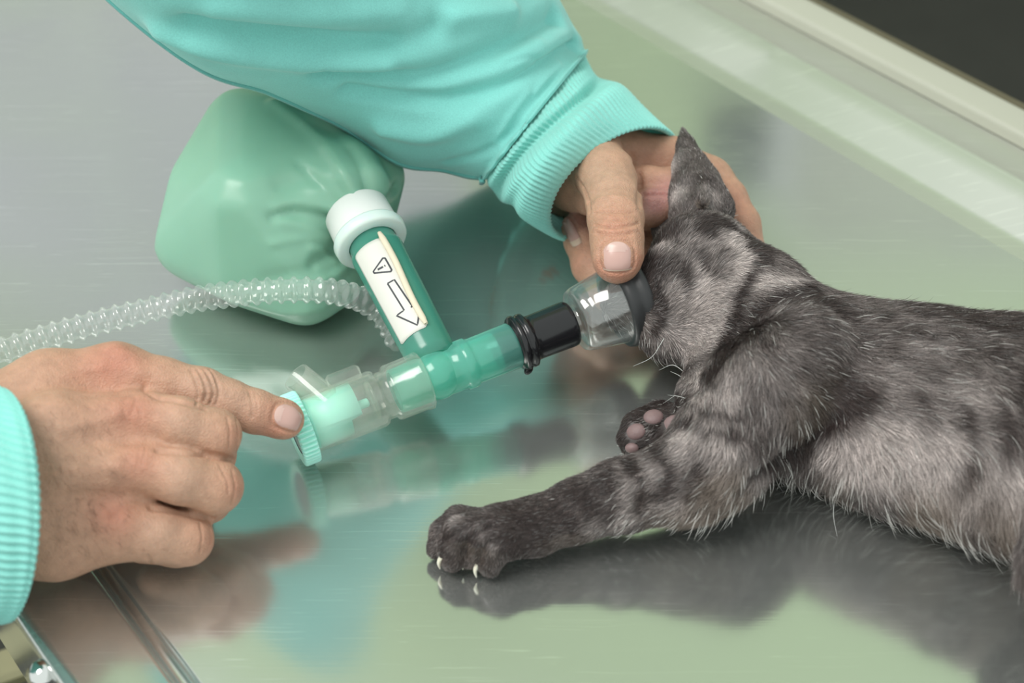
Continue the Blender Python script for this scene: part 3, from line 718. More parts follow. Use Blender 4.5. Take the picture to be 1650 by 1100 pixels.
def ball(c, axes, r, nu=14, nv=20):
    V = []
    for i in range(nu + 1):
        a = math.pi * i / nu
        for j in range(nv):
            p = 2 * math.pi * j / nv
            V.append(np.asarray(c) + axes[0] * r[0] * math.sin(a) * math.cos(p) + axes[1] * r[1] * math.sin(a) * math.sin(p) + axes[2] * r[2] * math.cos(a))
    return np.array(V), grid_faces(nu + 1, nv, True, True)
for h, n, a, c in PADS:
    e1 = unit(np.cross(n, [0.3, 0.2, 1])); e2 = np.cross(n, e1)
    ex = unit(RT - n * (RT @ n)); ey = np.cross(n, ex)
    v, f = ball(h - n * 0.05, [ex, ey, n], [a, c, 0.2]); obj('paw_pad', v, f, M['pad'], kitten, label='pinkish brown paw pad')
for (x0, y0, z0), (x1, y1, z1) in (((712, 897, .75), (709, 917, .16)), ((770, 908, .72), (768, 931, .12)), ((752, 905, .6), (746, 918, .2))):
    a, b_ = P(x0, y0, z0), P(x1, y1, z1); mid = (a + b_) / 2 + np.array([-0.07, -0.02, 0.03])
    c = fine([a, mid, b_], 6); V = []; n = len(c)
    for i, q in enumerate(c):
        r_ = 0.105 * (1 - i / (n - 1)) ** 0.7 + 0.004; t = unit(c[min(i + 1, n - 1)] - c[max(i - 1, 0)]); e1 = unit(np.cross(t, FW)); e2 = np.cross(t, e1)
        V += [q + e1 * r_ * math.cos(k * .785) + e2 * r_ * 0.8 * math.sin(k * .785) for k in range(8)]
    obj('claw', np.array(V), grid_faces(n, 8), M['claw'], kitten, label='curved cream claw')
for pts in ([(1108, 604, 2.6), (1085, 588, 2.9), (1062, 596, 2.6)], [(1112, 622, 2.6), (1096, 606, 2.9), (1080, 598, 3.0)], [(1118, 640, 2.8), (1098, 632, 2.9), (1068, 650, 2.2)], [(1130, 655, 3.0), (1100, 640, 3.1), (1076, 636, 3.0)],
            [(1345, 800, .9), (1343, 830, .5), (1349, 864, .06)], [(1070, 545, 3.6), (1050, 575, 2.6), (1020, 590, 2.2)]):
    c = fine([P(*q) for q in pts], 6); V = []; n = len(c)
    for i, q in enumerate(c):
        r_ = 0.016 * (1 - 0.8 * i / (n - 1)); t = unit(c[min(i + 1, n - 1)] - c[max(i - 1, 0)]); e1 = unit(np.cross(t, FW)); e2 = np.cross(t, e1)
        V += [q + e1 * r_ * math.cos(k * 1.257) + e2 * r_ * math.sin(k * 1.257) for k in range(5)]
    obj('whisker', np.array(V), grid_faces(n, 5), M['white'], kitten, label='long white whisker')
# ================================================================== HANDS
SKIN = np.array([0.49, 0.285, 0.195]); RED = np.array([0.48, 0.19, 0.13]); PINK = np.array([0.54, 0.28, 0.25]); PALE = np.array([0.50, 0.335, 0.25])
def skin_colors(V, b, red, pale=(), pink=()):
    r = np.clip(blotch(V, b, red), 0, 1)[:, None]; c = SKIN * (1 - r) + RED * r
    for sp_, colr in ((pale, PALE), (pink, PINK)):
        if len(sp_):
            q = np.clip(blotch(V, b, sp_), 0, 1)[:, None]; c = c * (1 - q) + colr * q
    return c
def nail_plate(b, outline, up, name_parent, lun=None, lift=0.035):
    """outline: centre px, long axis px vector (towards the tip), half length, half width in px -> curved plate on the finger"""
    (cx, cy), (ax, ay), hl, hw = outline
    a = np.array([ax, ay]) / math.hypot(ax, ay); s_ = np.array([-a[1], a[0]])
    nu, nv = 15, 13; V, Nn, ok = [], [], []
    for i in range(nu):
        for j in range(nv):
            u = -1 + 2 * i / (nu - 1); w = -1 + 2 * j / (nv - 1)
            # superellipse outline, rounder at the root
            ww = hw * (1 - 0.42 * max(0, -u) ** 3 - 0.10 * max(0, u) ** 4)
            uu = u * hl * (1 - 0.13 * w * w if u > 0 else 1 - 0.24 * w * w)
            p = np.array([cx, cy]) + a * uu + s_ * ww * w
            h, n = cast(b, p[0], p[1])
            if h is None: h, n = (V[-1], Nn[-1]) if V else (P(p[0], p[1], up), -FW)
            V.append(h); Nn.append(n)
    V = np.array(V); Nn = np.array(Nn)
    F = grid_faces(nu, nv, False)
    if (np.cross(V[F[0][1]] - V[F[0][0]], V[F[0][2]] - V[F[0][0]]) @ Nn[0]) < 0: F = F[:, ::-1]
    V = smooth_mesh(V, F, 3); Nn = normals(V, F)
    jj = np.abs(np.tile(np.linspace(-1, 1, nv), nu)); V = V + Nn * (lift * (1 - 0.9 * jj ** 4))[:, None]
    V2, F2 = thick(V, F, Nn, 0.05)
    o = obj('fingernail', V2, F2, M['nail'], name_parent)
    # white moon at the root and free edge at the tip, as thin plates on the nail
    if lun and lun[0]:
        q = [k for k in range(len(F)) if (k // (nv - 1)) < lun[0] and 2 <= (k % (nv - 1)) <= nv - 4 and not ((k // (nv - 1)) == lun[0] - 1 and (k % (nv - 1)) in (2, nv - 4))]
        f3 = F[q]; u_, inv = np.unique(f3, return_inverse=True)
        obj('lunula', V[u_] + Nn[u_] * 0.004, inv.reshape(f3.shape), M['lunula'], name_parent, label='pale half moon of the nail')
    if lun and lun[1]:
        q = [k for k in range(len(F)) if (k // (nv - 1)) >= nu - 1 - lun[1]]
        f3 = F[q]; u_, inv = np.unique(f3, return_inverse=True)
        obj('nail_tip', V[u_] + Nn[u_] * 0.004, inv.reshape(f3.shape), M['nail_edge'], name_parent, label='cream free edge of the nail')
    return o
def nail_groove(V, N, b, outline, amp=-0.05, wid=0.06):
    (cx, cy), (ax, ay), hl, hw = outline
    a = np.array([ax, ay]) / math.hypot(ax, ay); s_ = np.array([-a[1], a[0]]); pts = []
    for t in np.linspace(0, 2 * math.pi, 21):
        c, s2 = math.cos(t), math.sin(t); c = math.copysign(abs(c) ** 0.7, c); s2 = math.copysign(abs(s2) ** 0.7, s2)
        pts.append(np.array([cx, cy]) + a * c * hl * 1.06 + s_ * s2 * hw * 1.08)
    return crease(V, N, b, [(pts, amp, wid)])

# ---------------- hand pressing the valve cap
def hand_valve():
    fd = Field([-20.5, -17.5, -0.1], [-5.2, -2.0, 8.2], 0.055)
    pts = [[K(-150, 730, 3.6, 95), K(-40, 690, 4.2, 72), K(80, 628, 4.6, 62), K(188, 606, 4.7, 50)],
           [K(-150, 760, 3.8, 95), K(-30, 745, 4.6, 74), K(90, 690, 5.0, 56), K(222, 672, 4.7, 43)],
           [K(-150, 800, 3.4, 95), K(-20, 805, 3.8, 76), K(95, 765, 4.2, 56), K(224, 752, 3.95, 43)],
           [K(-150, 830, 3.0, 95), K(-10, 850, 2.8, 84), K(90, 865, 2.3, 66), K(196, 852, 2.35, 52)]]
    for c in pts: fd.chain(c, k=0.9, k_in=0.5)
    fd.chain([K(60, 720, 3.2, 60), K(180, 740, 2.8, 52), K(230, 790, 2.4, 44)], k=0.9, k_in=.5)          # palm
    # thumb folded under the palm
    fd.chain([K(60, 690, 2.8, 46), K(170, 712, 1.7, 38), K(265, 752, 1.3, 32), K(300, 775, 1.2, 26)], k=0.4)
    fd.chain([K(186, 604, 4.7, 49), K(260, 618, 4.55, 42), K(325, 633, 4.25, 40), K(368, 648, 3.9, 36), K(412, 663, 3.5, 34.5), K(452, 674, 3.15, 31), K(460, 676, 3.1, 30)], k=0.55, k_in=0.25)
    fd.chain([K(222, 670, 4.7, 43), K(290, 682, 4.6, 42), K(347, 700, 4.05, 40), K(345, 735, 3.0, 33), K(290, 760, 2.2, 30)], k=0.30, k_in=0.25)
    fd.chain([K(224, 752, 3.95, 43), K(290, 768, 3.7, 43), K(347, 784, 3.0, 43), K(335, 805, 2.1, 36), K(280, 830, 1.5, 30)], k=0.22, k_in=0.25)
    fd.chain([K(196, 852, 2.35, 50), K(250, 860, 2.1, 45), K(300, 868, 1.6, 42), K(285, 876, 1.1, 36), K(230, 880, 0.9, 28)], k=0.22, k_in=0.25)
    fd.D = np.maximum(fd.D, (0.06 - fd.ax[2])[None, None, :])
    V, F = fd.mesh(5); b = bvh_of(V, F); N = normals(V, F)
    nail = ((464, 671), (0.95, 0.30), 24, 22)
    w = []
    for dx, cur in ((-14, 2), (-4, 5), (7, 6), (17, 4)):                                              # index knuckle wrinkles
        w.append(([(326 + dx - 4, 596), (327 + dx + cur, 612), (330 + dx + cur * 1.4, 630), (331 + dx, 650)], -0.055, 0.055))
    for dx in (-9, 1, 12): w.append(([(326 + dx, 598), (332 + dx, 615), (335 + dx, 632)], 0.035, 0.05))
    w += [([(402, 632), (407, 650), (406, 672)], -0.035, 0.05), ([(409, 634), (414, 652), (412, 668)], -0.02, 0.04)]
    w += [([(366, 672), (370, 695), (369, 720)], -0.03, 0.04), ([(380, 672), (384, 700), (381, 728)], -0.035, 0.04)]                # middle
    w += [([(355, 752), (366, 775), (368, 795)], -0.03, 0.04), ([(374, 758), (379, 785), (373, 812)], -0.035, 0.04), ([(350, 760), (358, 778)], -.02, .03)]
    w += [([(322, 842), (326, 865), (322, 890)], -0.035, 0.04), ([(338, 848), (341, 868), (336, 884)], -0.03, 0.04)]
    w += [([(232, 622), (252, 640), (285, 646), (330, 658)], -0.10, 0.10), ([(255, 725), (285, 728), (330, 733), (378, 742)], -0.14, 0.12), ([(245, 818), (275, 822), (310, 830), (340, 836)], -0.14, 0.12)]
    w += [([(185, 560), (215, 580), (225, 600)], 0.10, 0.35), ([(195, 660), (222, 668)], 0.10, 0.40), ([(195, 752), (222, 752)], 0.10, 0.40), ([(170, 850), (196, 845)], 0.08, 0.40)]   # knuckle bumps
    w += [([(60, 615), (120, 600), (165, 588)], 0.06, 0.25), ([(100, 690), (150, 680), (190, 668)], 0.07, 0.22), ([(90, 760), (150, 755), (190, 750)], 0.06, 0.22)]               # tendons
    w += [([(125, 640), (190, 632), (235, 625)], -0.10, 0.35), ([(120, 712), (180, 708), (235, 712)], -0.10, 0.3), ([(110, 800), (170, 800), (225, 800)], -0.09, 0.3)]
    r = np.random.default_rng(4)
    for cx, cy in ((215, 655), (225, 665), (222, 745), (212, 755), (190, 830), (178, 842), (170, 815), (205, 675), (232, 735)):
        a = r.uniform(0.4, 1.9); l = r.uniform(10, 18); w.append(([(cx - l * math.cos(a), cy - l * math.sin(a)), (cx + r.uniform(-2, 2), cy + r.uniform(-2, 2)), (cx + l * math.cos(a), cy + l * math.sin(a))], -0.022, 0.045))
    w += [([(215, 905), (221, 912), (223, 922)], -.06, .07), ([(238, 895), (243, 905), (243, 914)], -.05, .06)]
    V = crease(V, N, b, w); N = normals(V, F)
    V = nail_groove(V, N, b, nail)
    b2 = bvh_of(V, F)
    red = [(190, 575, 50, .55), (150, 590, 60, .2), (215, 660, 40, .55), (225, 745, 36, .5), (190, 835, 36, .45), (170, 820, 40, .3), (445, 695, 26, .4), (482, 672, 16, .5), (440, 655, 14, .2), (340, 870, 26, .35), (385, 785, 26, .35), (380, 700, 24, .3), (150, 660, 60, .18), (420, 680, 40, .2)]
    pale = [(330, 620, 40, .45), (300, 690, 40, .4), (300, 770, 40, .4), (265, 860, 40, .4), (110, 700, 70, .3), (390, 655, 36, .4)]
    return V, F, b2, nail, skin_colors(V, b2, red, pale)
hb = P(120, 900, 0); hb[2] = 0.0
personA = thing('person', 'bare hand in a mint ribbed cuff pressing the mint valve cap with its index finger', 'person', hb)
V, F, b, nail, c = hand_valve()
handA = obj('hand', V, F, M['skin'], personA, col=c)
nail_plate(b, nail, 3.2, handA, lun=(4, 0))

hr = np.random.default_rng(9); hpts = []; roots = []
Nh = normals(V, F)
for _ in range(260):
    px, py = hr.normal(140, 45), hr.normal(835, 55)
    if hr.random() < 0.35: px, py = hr.normal(110, 40), hr.normal(720, 60)
    h, n_ = cast(b, px, py)
    if h is None: continue
    d_ = np.array([0.55, -0.75, -0.1]) + hr.normal(0, .22, 3); d_ -= n_ * (d_ @ n_); d_ = unit(d_); l_ = hr.uniform(.14, .34)
    hpts += [h, h + d_ * l_ * .5 + n_ * .035, h + d_ * l_ + n_ * .03]
hcv = bpy.data.hair_curves.new('hand_hair'); hcv.add_curves([3] * (len(hpts) // 3))
hcv.attributes['position'].data.foreach_set('vector', (np.array(hpts) * S).astype(np.float32).ravel())
ra = hcv.attributes.get('radius') or hcv.attributes.new('radius', 'FLOAT', 'POINT'); ra.data.foreach_set('value', np.tile(np.array([.0036, .003, .0012]) * S, len(hpts) // 3).astype(np.float32))
M['armhair'] = plain('arm_hair', (0.20, 0.115, 0.075), rough=0.5); hcv.materials.append(M['armhair'])
ho = bpy.data.objects.new('hand_hair', hcv); COL.objects.link(ho); attach(ho, handA); ho['kind'] = 'stuff'
# ---------------- hand holding the mask on the kitten
def hand_mask():
    fd = Field([-3.5, -6.5, -0.1], [14.5, 12.0, 9.0], 0.06)
    fd.chain([K(800, 120, 6.6, 70), K(890, 205, 5.8, 62), K(950, 250, 5.4, 52)], k=.8, k_in=.5)                          # wrist
    fd.chain([K(900, 235, 4.8, 62), K(990, 252, 4.3, 50), K(1075, 268, 3.9, 46), K(1140, 292, 3.5, 40)], k=.8, k_in=.5)    # back of the hand
    fd.chain([K(890, 260, 4.4, 56), K(925, 295, 4.4, 44), K(950, 318, 4.5, 30)], k=.6, k_in=.4)                          # heel of the palm
    fd.chain([K(905, 300, 2.8, 48), K(1000, 330, 2.4, 46), K(1090, 350, 2.2, 40)], k=.6, k_in=.4)                          # palm behind the head
    # index finger round the back of the head
    fd.chain([K(1140, 292, 3.5, 36), K(1168, 322, 3.2, 35), K(1192, 362, 2.6, 32), K(1205, 400, 2.0, 28)], k=.45, k_in=.3)
    # thumb
    fd.chain([K(945, 248, 5.6, 50), K(978, 285, 5.9, 47), K(989, 325, 6.0, 44), K(992, 352, 5.95, 44.5), K(994, 385, 5.75, 42), K(995, 412, 5.5, 40.5), K(994, 420, 5.4, 36)], k=.5, k_in=.25)
    # middle finger curled below the mask, nail showing on the left
    fd.chain([K(1085, 430, 1.6, 34), K(1030, 470, 1.4, 33), K(985, 470, 1.5, 32), K(952, 428, 1.9, 30), K(937, 388, 2.3, 27.5), K(929, 366, 2.5, 25)], k=.3, k_in=.25)
    fd.chain([K(1100, 395, 1.5, 36), K(1020, 415, 1.3, 33), K(960, 400, 1.2, 28)], k=.3)
    # pinched skin fold beside the thumb
    fd.chain([K(1005, 290, 4.3, 24), K(1045, 292, 4.5, 24), K(1085, 296, 4.5, 26), K(1120, 310, 4.0, 26)], k=.5); fd.chain([K(1010, 330, 4.0, 24), K(1050, 325, 4.3, 21), K(1085, 326, 4.3, 22), K(1120, 335, 3.8, 22)], k=.3); fd.chain([K(1020, 352, 3.9, 20), K(1060, 345, 3.9, 20)], k=.3)
    fd.D = np.maximum(fd.D, (0.06 - fd.ax[2])[None, None, :])
    V, F = fd.mesh(5); b = bvh_of(V, F); N = normals(V, F)
    n1 = ((994.5, 413), (0.02, 1.0), 25, 27); n2 = ((921, 374), (0.42, 0.91), 26, 10)
    w = [([(958, 343), (985, 341), (1020, 343)], -0.045, 0.05), ([(958, 362), (985, 366), (1015, 363), (1030, 358)], -0.055, 0.05), ([(962, 376), (990, 378), (1018, 376)], -0.045, 0.05), ([(965, 352), (990, 354), (1015, 352)], -0.03, 0.045), ([(970, 332), (990, 330), (1010, 333)], -0.02, 0.05)]
    w += [([(958, 369), (990, 372), (1025, 369)], 0.03, 0.06), ([(962, 322), (980, 317), (1008, 320), (1022, 332)], 0.05, 0.14)]
    w += [([(1018, 250), (1030, 290), (1030, 330)], -0.12, 0.16), ([(1036, 313), (1060, 312), (1085, 314)], -0.10, 0.08), ([(928, 285), (945, 315), (950, 340)], -.08, .10), ([(938, 300), (948, 328)], -.05, .06)]
    V = crease(V, N, b, w); N = normals(V, F)
    V = nail_groove(V, N, b, n1); V = nail_groove(V, N, b, n2, -0.03)
    b2 = bvh_of(V, F)
    red = [(990, 365, 34, .35), (1000, 440, 26, .35), (1030, 420, 18, .4), (960, 430, 18, .35), (1050, 260, 40, .25), (1180, 330, 40, .3), (930, 420, 26, .3), (985, 440, 30, .25)]
    pink = [(1060, 312, 26, .85), (1055, 330, 22, .8), (915, 350, 18, .7), (940, 360, 20, .5), (1075, 300, 20, .5)]
    pale = [(985, 290, 40, .35), (960, 265, 40, .3)]
    return V, F, b2, n1, n2, skin_colors(V, b2, red, pale, pink)
hb2 = P(930, 330, 0); hb2[2] = 0
personB = thing('person', 'arm in a mint scrub sleeve, hand holding the mask against the kitten', 'person', hb2)
V, F, b, n1, n2, c = hand_mask()
handB = obj('hand', V, F, M['skin'], personB, col=c)
nail_plate(b, n1, 5.5, handB, lun=(5, 1)); nail_plate(b, n2, 2.5, handB, lun=(0, 3))

# ------------------------------------------------------------------ sleeves
def ribs(n, amp):
    return lambda t, th: amp * (1 - 2 * np.abs(np.cos((n * th + 0.9 * np.sin(5 * t + 2 * th) + 0.5 * np.sin(17 * t + 5 * th)) / 2)) ** 2.2) + 0.010 * np.cos(200 * t + 3 * np.cos(n * th))
def shell(name, V, nr, m, mat, parent, t=0.12, label=None):
    """closed tube -> tube with wall thickness and a rolled lip"""
    F = grid_faces(nr, m, True); N = normals(V, F)
    c = V.mean(0)
    if ((V[:m].mean(0) - V[0]) @ N[0]) > 0: N = -N
    V2 = np.concatenate([V, V - N * t]); n = len(V)
    Fi = F[:, ::-1] + n
    j = np.arange(m); j2 = (j + 1) % m; e = (nr - 1) * m
    r0 = np.stack([j2, j, j + n, j2 + n], 1); r1 = np.stack([e + j, e + j2, e + j2 + n, e + j + n], 1)
    return obj(name, V2, np.concatenate([F, Fi, r0, r1]), mat, parent, label=label)

# cuff on the mask arm: gather seam -> opening
cs = [(P(943, 92, 6.3), P(786, 286, 4.0), P(862, 186, 7.6)), (P(953, 117, 6.1), P(791, 303, 3.9), P(872, 198, 7.7)), (P(978, 125, 5.9), P(803, 325, 3.7), P(890, 206, 7.9)), (P(1003, 143, 5.7), P(833, 342, 3.5), P(905, 222, 7.7)),
      (P(1037, 174, 5.5), P(865, 366, 3.3), P(925, 236, 7.4)), (P(1070, 204, 5.2), P(889, 379, 3.1), P(940, 246, 7.0)), (P(1087, 218, 5.1), P(899, 380, 3.1), P(947, 250, 6.8))]
NR, MM = 90, 560
C_, U_, V_ = sections(cs, NR)
rb = ribs(92, 0.048)
def cuff_disp(t, th):
    near = np.clip(np.sin(th) + 0.3, 0, 1)
    o = rb(t, th) + near * (-0.75 * np.exp(-((t - 0.30 - 0.05 * np.sin(2 * th)) / 0.085) ** 2) + 0.22 * np.exp(-((t - 0.52) / 0.12) ** 2) + 0.12 * np.exp(-((t - 0.12) / 0.07) ** 2))
    o = o + 0.05 * np.sin(5 * th + 9 * t) * math.exp(-((t - 0.3) / 0.25) ** 2)
    lo = np.clip(-np.cos(th), 0, 1) ** 2                                   # lower side folds over itself
    o = o - 0.28 * lo * math.exp(-((t - 0.45) / 0.07) ** 2)
    return o - 0.05 * math.exp(-((1 - t) / 0.015) ** 2)
V, F = loft(C_, U_, V_, MM, cuff_disp)
slv = [(P(941, 94, 6.3), P(787, 285, 4.0), P(862, 188, 7.7)), (P(938, 74, 6.6), P(764, 290, 3.6), P(845, 172, 8.0)), (P(925, 42, 7.6), P(715, 276, 3.4), P(812, 150, 8.8)), (P(880, -35, 9.5), P(640, 262, 4.0), P(752, 102, 10.0)), (P(800, -130, 12), P(545, 203, 5.6), P(668, 30, 12.2)), (P(730, -260, 15), P(440, 152, 7.6), P(580, -60, 14.8)),
       (P(640, -400, 18), P(325, 108, 9.8), P(480, -150, 17.4)), (P(540, -520, 21), P(185, 5, 12.5), P(360, -260, 20.2)), (P(430, -620, 24), P(60, -120, 15), P(240, -380, 23))]
NR2, MM2 = 150, 220
C2, U2, V2_ = sections(slv, NR2)
def sleeve_disp(t, th):
    o = 0.10 * fbm(6 * t + 0 * th, 1.2 * np.cos(th), 21) + 0.03 * fbm(14 * t + 0 * th, 3 * np.cos(th) + 2 * np.sin(th), 22)
    g = math.exp(-(t / 0.05) ** 2)                                         # gathers where the sleeve meets the cuff
    o = o + g * 0.09 * np.cos(17 * th + 1.5 * np.sin(3 * th)) + 0.22 * math.exp(-((t - 0.03) / 0.03) ** 2)
    return o
V, F0 = loft(C2, U2, V2_, MM2, sleeve_disp)
Ns = normals(V, F0)
if ((V[:MM2].mean(0) - V[0]) @ Ns[0]) > 0: Ns = -Ns
sb = bvh_of(V, F0)
V = crease(V, Ns, sb, [([(900, 25), (790, 85), (690, 125), (600, 128), (520, 122)], -0.65, 0.42), ([(930, 70), (850, 120), (740, 158), (640, 160), (560, 150)], -0.50, 0.34),
                       ([(870, 60), (760, 110), (660, 140)], 0.12, 0.3), ([(700, 40), (640, 66), (560, 70), (440, 62), (300, 45)], -0.7, 0.5), ([(820, 20), (720, 30), (660, 55)], 0.45, 0.5), ([(640, 20), (500, 30), (350, 20)], 0.2, 0.5),
                       ([(620, 105), (480, 100), (340, 80), (260, 50)], 0.38, 0.5), ([(760, 190), (690, 215), (620, 205)], 0.40, 0.5), ([(840, 200), (780, 245), (720, 262)], -0.14, 0.22), ([(850, 150), (820, 190), (800, 230)], 0.10, 0.2), ([(905, 100), (880, 125), (860, 150)], 0.12, 0.18), ([(880, 95), (850, 92), (820, 100)], -.08, .12)])
sleeve = shell('sleeve', V, NR2, MM2, M['mint'], personB, 0.10)
Vc, Fc = loft(C_, U_, V_, MM, cuff_disp)
shell('cuff', Vc, NR, MM, M['mint_rib'], sleeve, 0.16, label='mint ribbed knit cuff')
# flat-felled seam along the lower edge of the sleeve
th0 = int(MM2 * 0.5) - 9
idx = [i * MM2 + th0 for i in range(2, NR2 - 2)]
Nn2 = normals(V, F0)
if ((V[:MM2].mean(0) - V[0]) @ Nn2[0]) > 0: Nn2 = -Nn2
sv, sf = ribbon(V[idx] + Nn2[idx] * 0.03, Nn2[idx], 0.42)
sn = np.repeat(Nn2[idx], 2, 0); sv, sf = thick(sv + sn * 0.05, sf, sn, 0.12)
obj('seam', sv, sf, M['mint_seam'], sleeve, label='darker stitched seam')

# cuff and sleeve on the valve hand
ca = [(P(8, 636, 6.4), P(8, 1000, 0.9), P(67, 820, 6.2)), (P(-6, 625, 6.5), P(-8, 1002, 0.8), P(48, 815, 6.4)), (P(-60, 600, 6.6), P(-60, 1002, 0.8), P(-10, 805, 6.6)), (P(-130, 590, 6.6), P(-150, 1005, 0.9), P(-90, 795, 6.8)), (P(-200, 590, 6.6), P(-230, 1005, 1.2), P(-170, 795, 6.8))]
NRa, MMa = 70, 640
Ca, Ua, Va_ = sections(ca, NRa); ra_ = ribs(86, 0.065)
def cuffA_disp(t, th): return ra_(t, th) - 0.12 * math.exp(-(t / 0.03) ** 2) + 0.05 * np.sin(40 * t + 2 * th) * 0.4
Vc, Fc = loft(Ca, Ua, Va_, MMa, cuffA_disp)
sa = [ca[-1], (P(-240, 560, 7.4), P(-270, 1030, 1.0), P(-220, 790, 8.0)), (P(-420, 540, 9), P(-430, 1040, 2.0), P(-420, 790, 9.5)), (P(-700, 520, 11), P(-700, 1040, 4), P(-700, 770, 11))]
Cs, Us, Vs = sections(sa, 40)
Vv, Fv = loft(Cs, Us, Vs, 120, lambda t, th: 0.1 * np.cos(14 * th) * math.exp(-(t / .1) ** 2) + 0.12 * fbm(5 * t + 0 * th, 1.5 * np.cos(th), 5))
slA = shell('sleeve', Vv, 40, 120, M['mint'], personA, 0.1)
shell('cuff', Vc, NRa, MMa, M['mint_rib'], slA, 0.18, label='mint ribbed knit cuff')

# ================================================================== BREATHING CIRCUIT
cb = P(640, 660, 0); cb[2] = 0
circ = thing('breathing_circuit', 'anaesthesia breathing circuit with green bag, clear hose, valve and face mask', 'medical equipment', cb)
O0, A0 = P(470, 695.5, 1.62), P(868, 540.5, 2.8); AX = unit(A0 - O0)
def s_of(x, O=O0, A=AX, comp=0):
    lo, hi = -20.0, 40.0
    for _ in range(50):
        m = (lo + hi) / 2
        if proj(O + A * m)[comp] < x: lo = m
        else: hi = m
    return lo
def prof(items): 
    out = []
    for x, r in items:
        s_ = s_of(x); out.append((s_, r / ppu(O0 + AX * s_)))
    return out
def part(name, items, mat, parent=circ, n=56, rfun=None, label=None, caps=False):
    v, f = lathe(prof(items), O0, AX, n, rfun); return obj(name, v, f, mat, parent, label=label)
# --- pop-off valve (left end)
valve = part('valve_body', [(492, 30), (492, 45.5), (500, 46.5), (606, 47.5), (612, 45), (613, 40), (626, 39.5), (629, 45), (633, 46.5), (674, 47), (677, 48.5), (683, 48.5), (685, 46), (683, 43), (640, 42), (630, 36), (612, 36), (608, 43), (502, 43)], M['clear'], label='clear plastic valve housing')
teeth = lambda i, s_, r_, th: r_ + (0 if i in (0, 1, 6, 7, 8) else (0.075 * np.clip(2.2 * np.cos(44 * th), -1, 1)))
part('valve_cap', [(473, 40), (470, 53), (471.5, 57), (474, 58.5), (493, 58.5), (496, 57), (497, 50), (497, 20)], M['ltmint'], valve, n=44 * 8, rfun=lambda i, s_, r_, th: r_ + (0.06 * np.clip(2.4 * np.cos(44 * th), -1, 1) if 2 <= i <= 5 else 0), label='knurled pale mint adjusting cap')
v, f = lathe(prof([(475, .3), (474, 38), (471.8, 51), (474, 52)]), O0, AX, 48); obj('cap_face', v, f, M['capface'], valve, label='dark grey face of the cap')
def skirt(i, s_, r_, th): return r_ * np.ones(len(th))
# stepped mint skirt: longer on one half
A_ = unit(AX); e1 = unit(np.cross(A_, FW)); e2 = np.cross(A_, e1); V = []; n = 72; th = np.arange(n) * 2 * math.pi / n
s0, s1, s2 = s_of(494), s_of(556), s_of(574); rr = 41.5 / ppu(O0 + A_ * s1)
ang = lambda t: np.cos(t - math.radians(75)) > -0.1
for s_ in (s0, None):
    for t in th:
        ss = s_ if s_ is not None else (s2 if (math.sin(math.radians(0)) + (e1 * math.cos(t) + e2 * math.sin(t)) @ UP) > -0.28 else s1)
        V.append(O0 + A_ * ss + (e1 * math.cos(t) + e2 * math.sin(t)) * rr)
V = np.array(V); F = grid_faces(2, n, True); Nn = normals(V, F)
if ((V[0] - (O0 + A_ * s0)) @ Nn[0]) < 0: Nn = -Nn
V, F = thick(V, F, Nn, 0.12); obj('valve_skirt', V, F, M['ltmint'], valve, smooth=False, label='pale mint stepped skirt inside the housing')
part('valve_stem', [(548, .5), (548, 7.5), (592, 7.5), (594, 5), (594, .5)], M['ltmint'], valve, 20)
part('valve_disc', [(597, .5), (597, 30), (599, 33), (602, 33), (603, 30), (603, .5)], M['clear'], valve, 48)
# scavenging port
pa, pb = P(532, 652, 2.25), P(477, 606, 2.75); pd = unit(pb - pa); Lp = np.linalg.norm(pb - pa)
rp_ = 25 / ppu(pb); v, f = lathe([(0, rp_ * 1.04), (Lp - .05, rp_), (Lp, rp_ * .97), (Lp, rp_ * .85), (0.2, rp_ * .82)], pa, pd, 40); obj('outlet_port', v, f, M['clear'], valve, label='clear side outlet')
# raised lug on the housing
ln = unit(UP - AX * (UP @ AX)); cx = O0 + AX * s_of(572) + ln * 1.22; sd = np.cross(AX, ln)
V, F = box((-.62, -.34, -.3), (.62, .34, .22), .1); V = cx + V[:, :1] * AX + V[:, 1:2] * sd + V[:, 2:] * ln; obj('lug', V, F, M['clear'], valve, smooth=False)
# --- elbow / tee
tee = part('tee_connector', [(636, 33), (636, 36.5), (672, 37.5), (690, 38), (720, 38.5), (742, 38), (743, 41), (757, 41.5), (759, 38.5), (764, 37.5), (826, 38.5), (829, 36), (829, 33), (764, 32), (700, 32), (640, 32)], M['aqua'], label='translucent aqua tee connector')
tc_ = O0 + AX * s_of(704)
v, f = ball(tc_ + UP * 0.02 - FW * 0.1, [RT, UP, FW], [41 / ppu(tc_)] * 3, 20, 32); obj('tee_bulge', v, f, M['aqua'], tee)
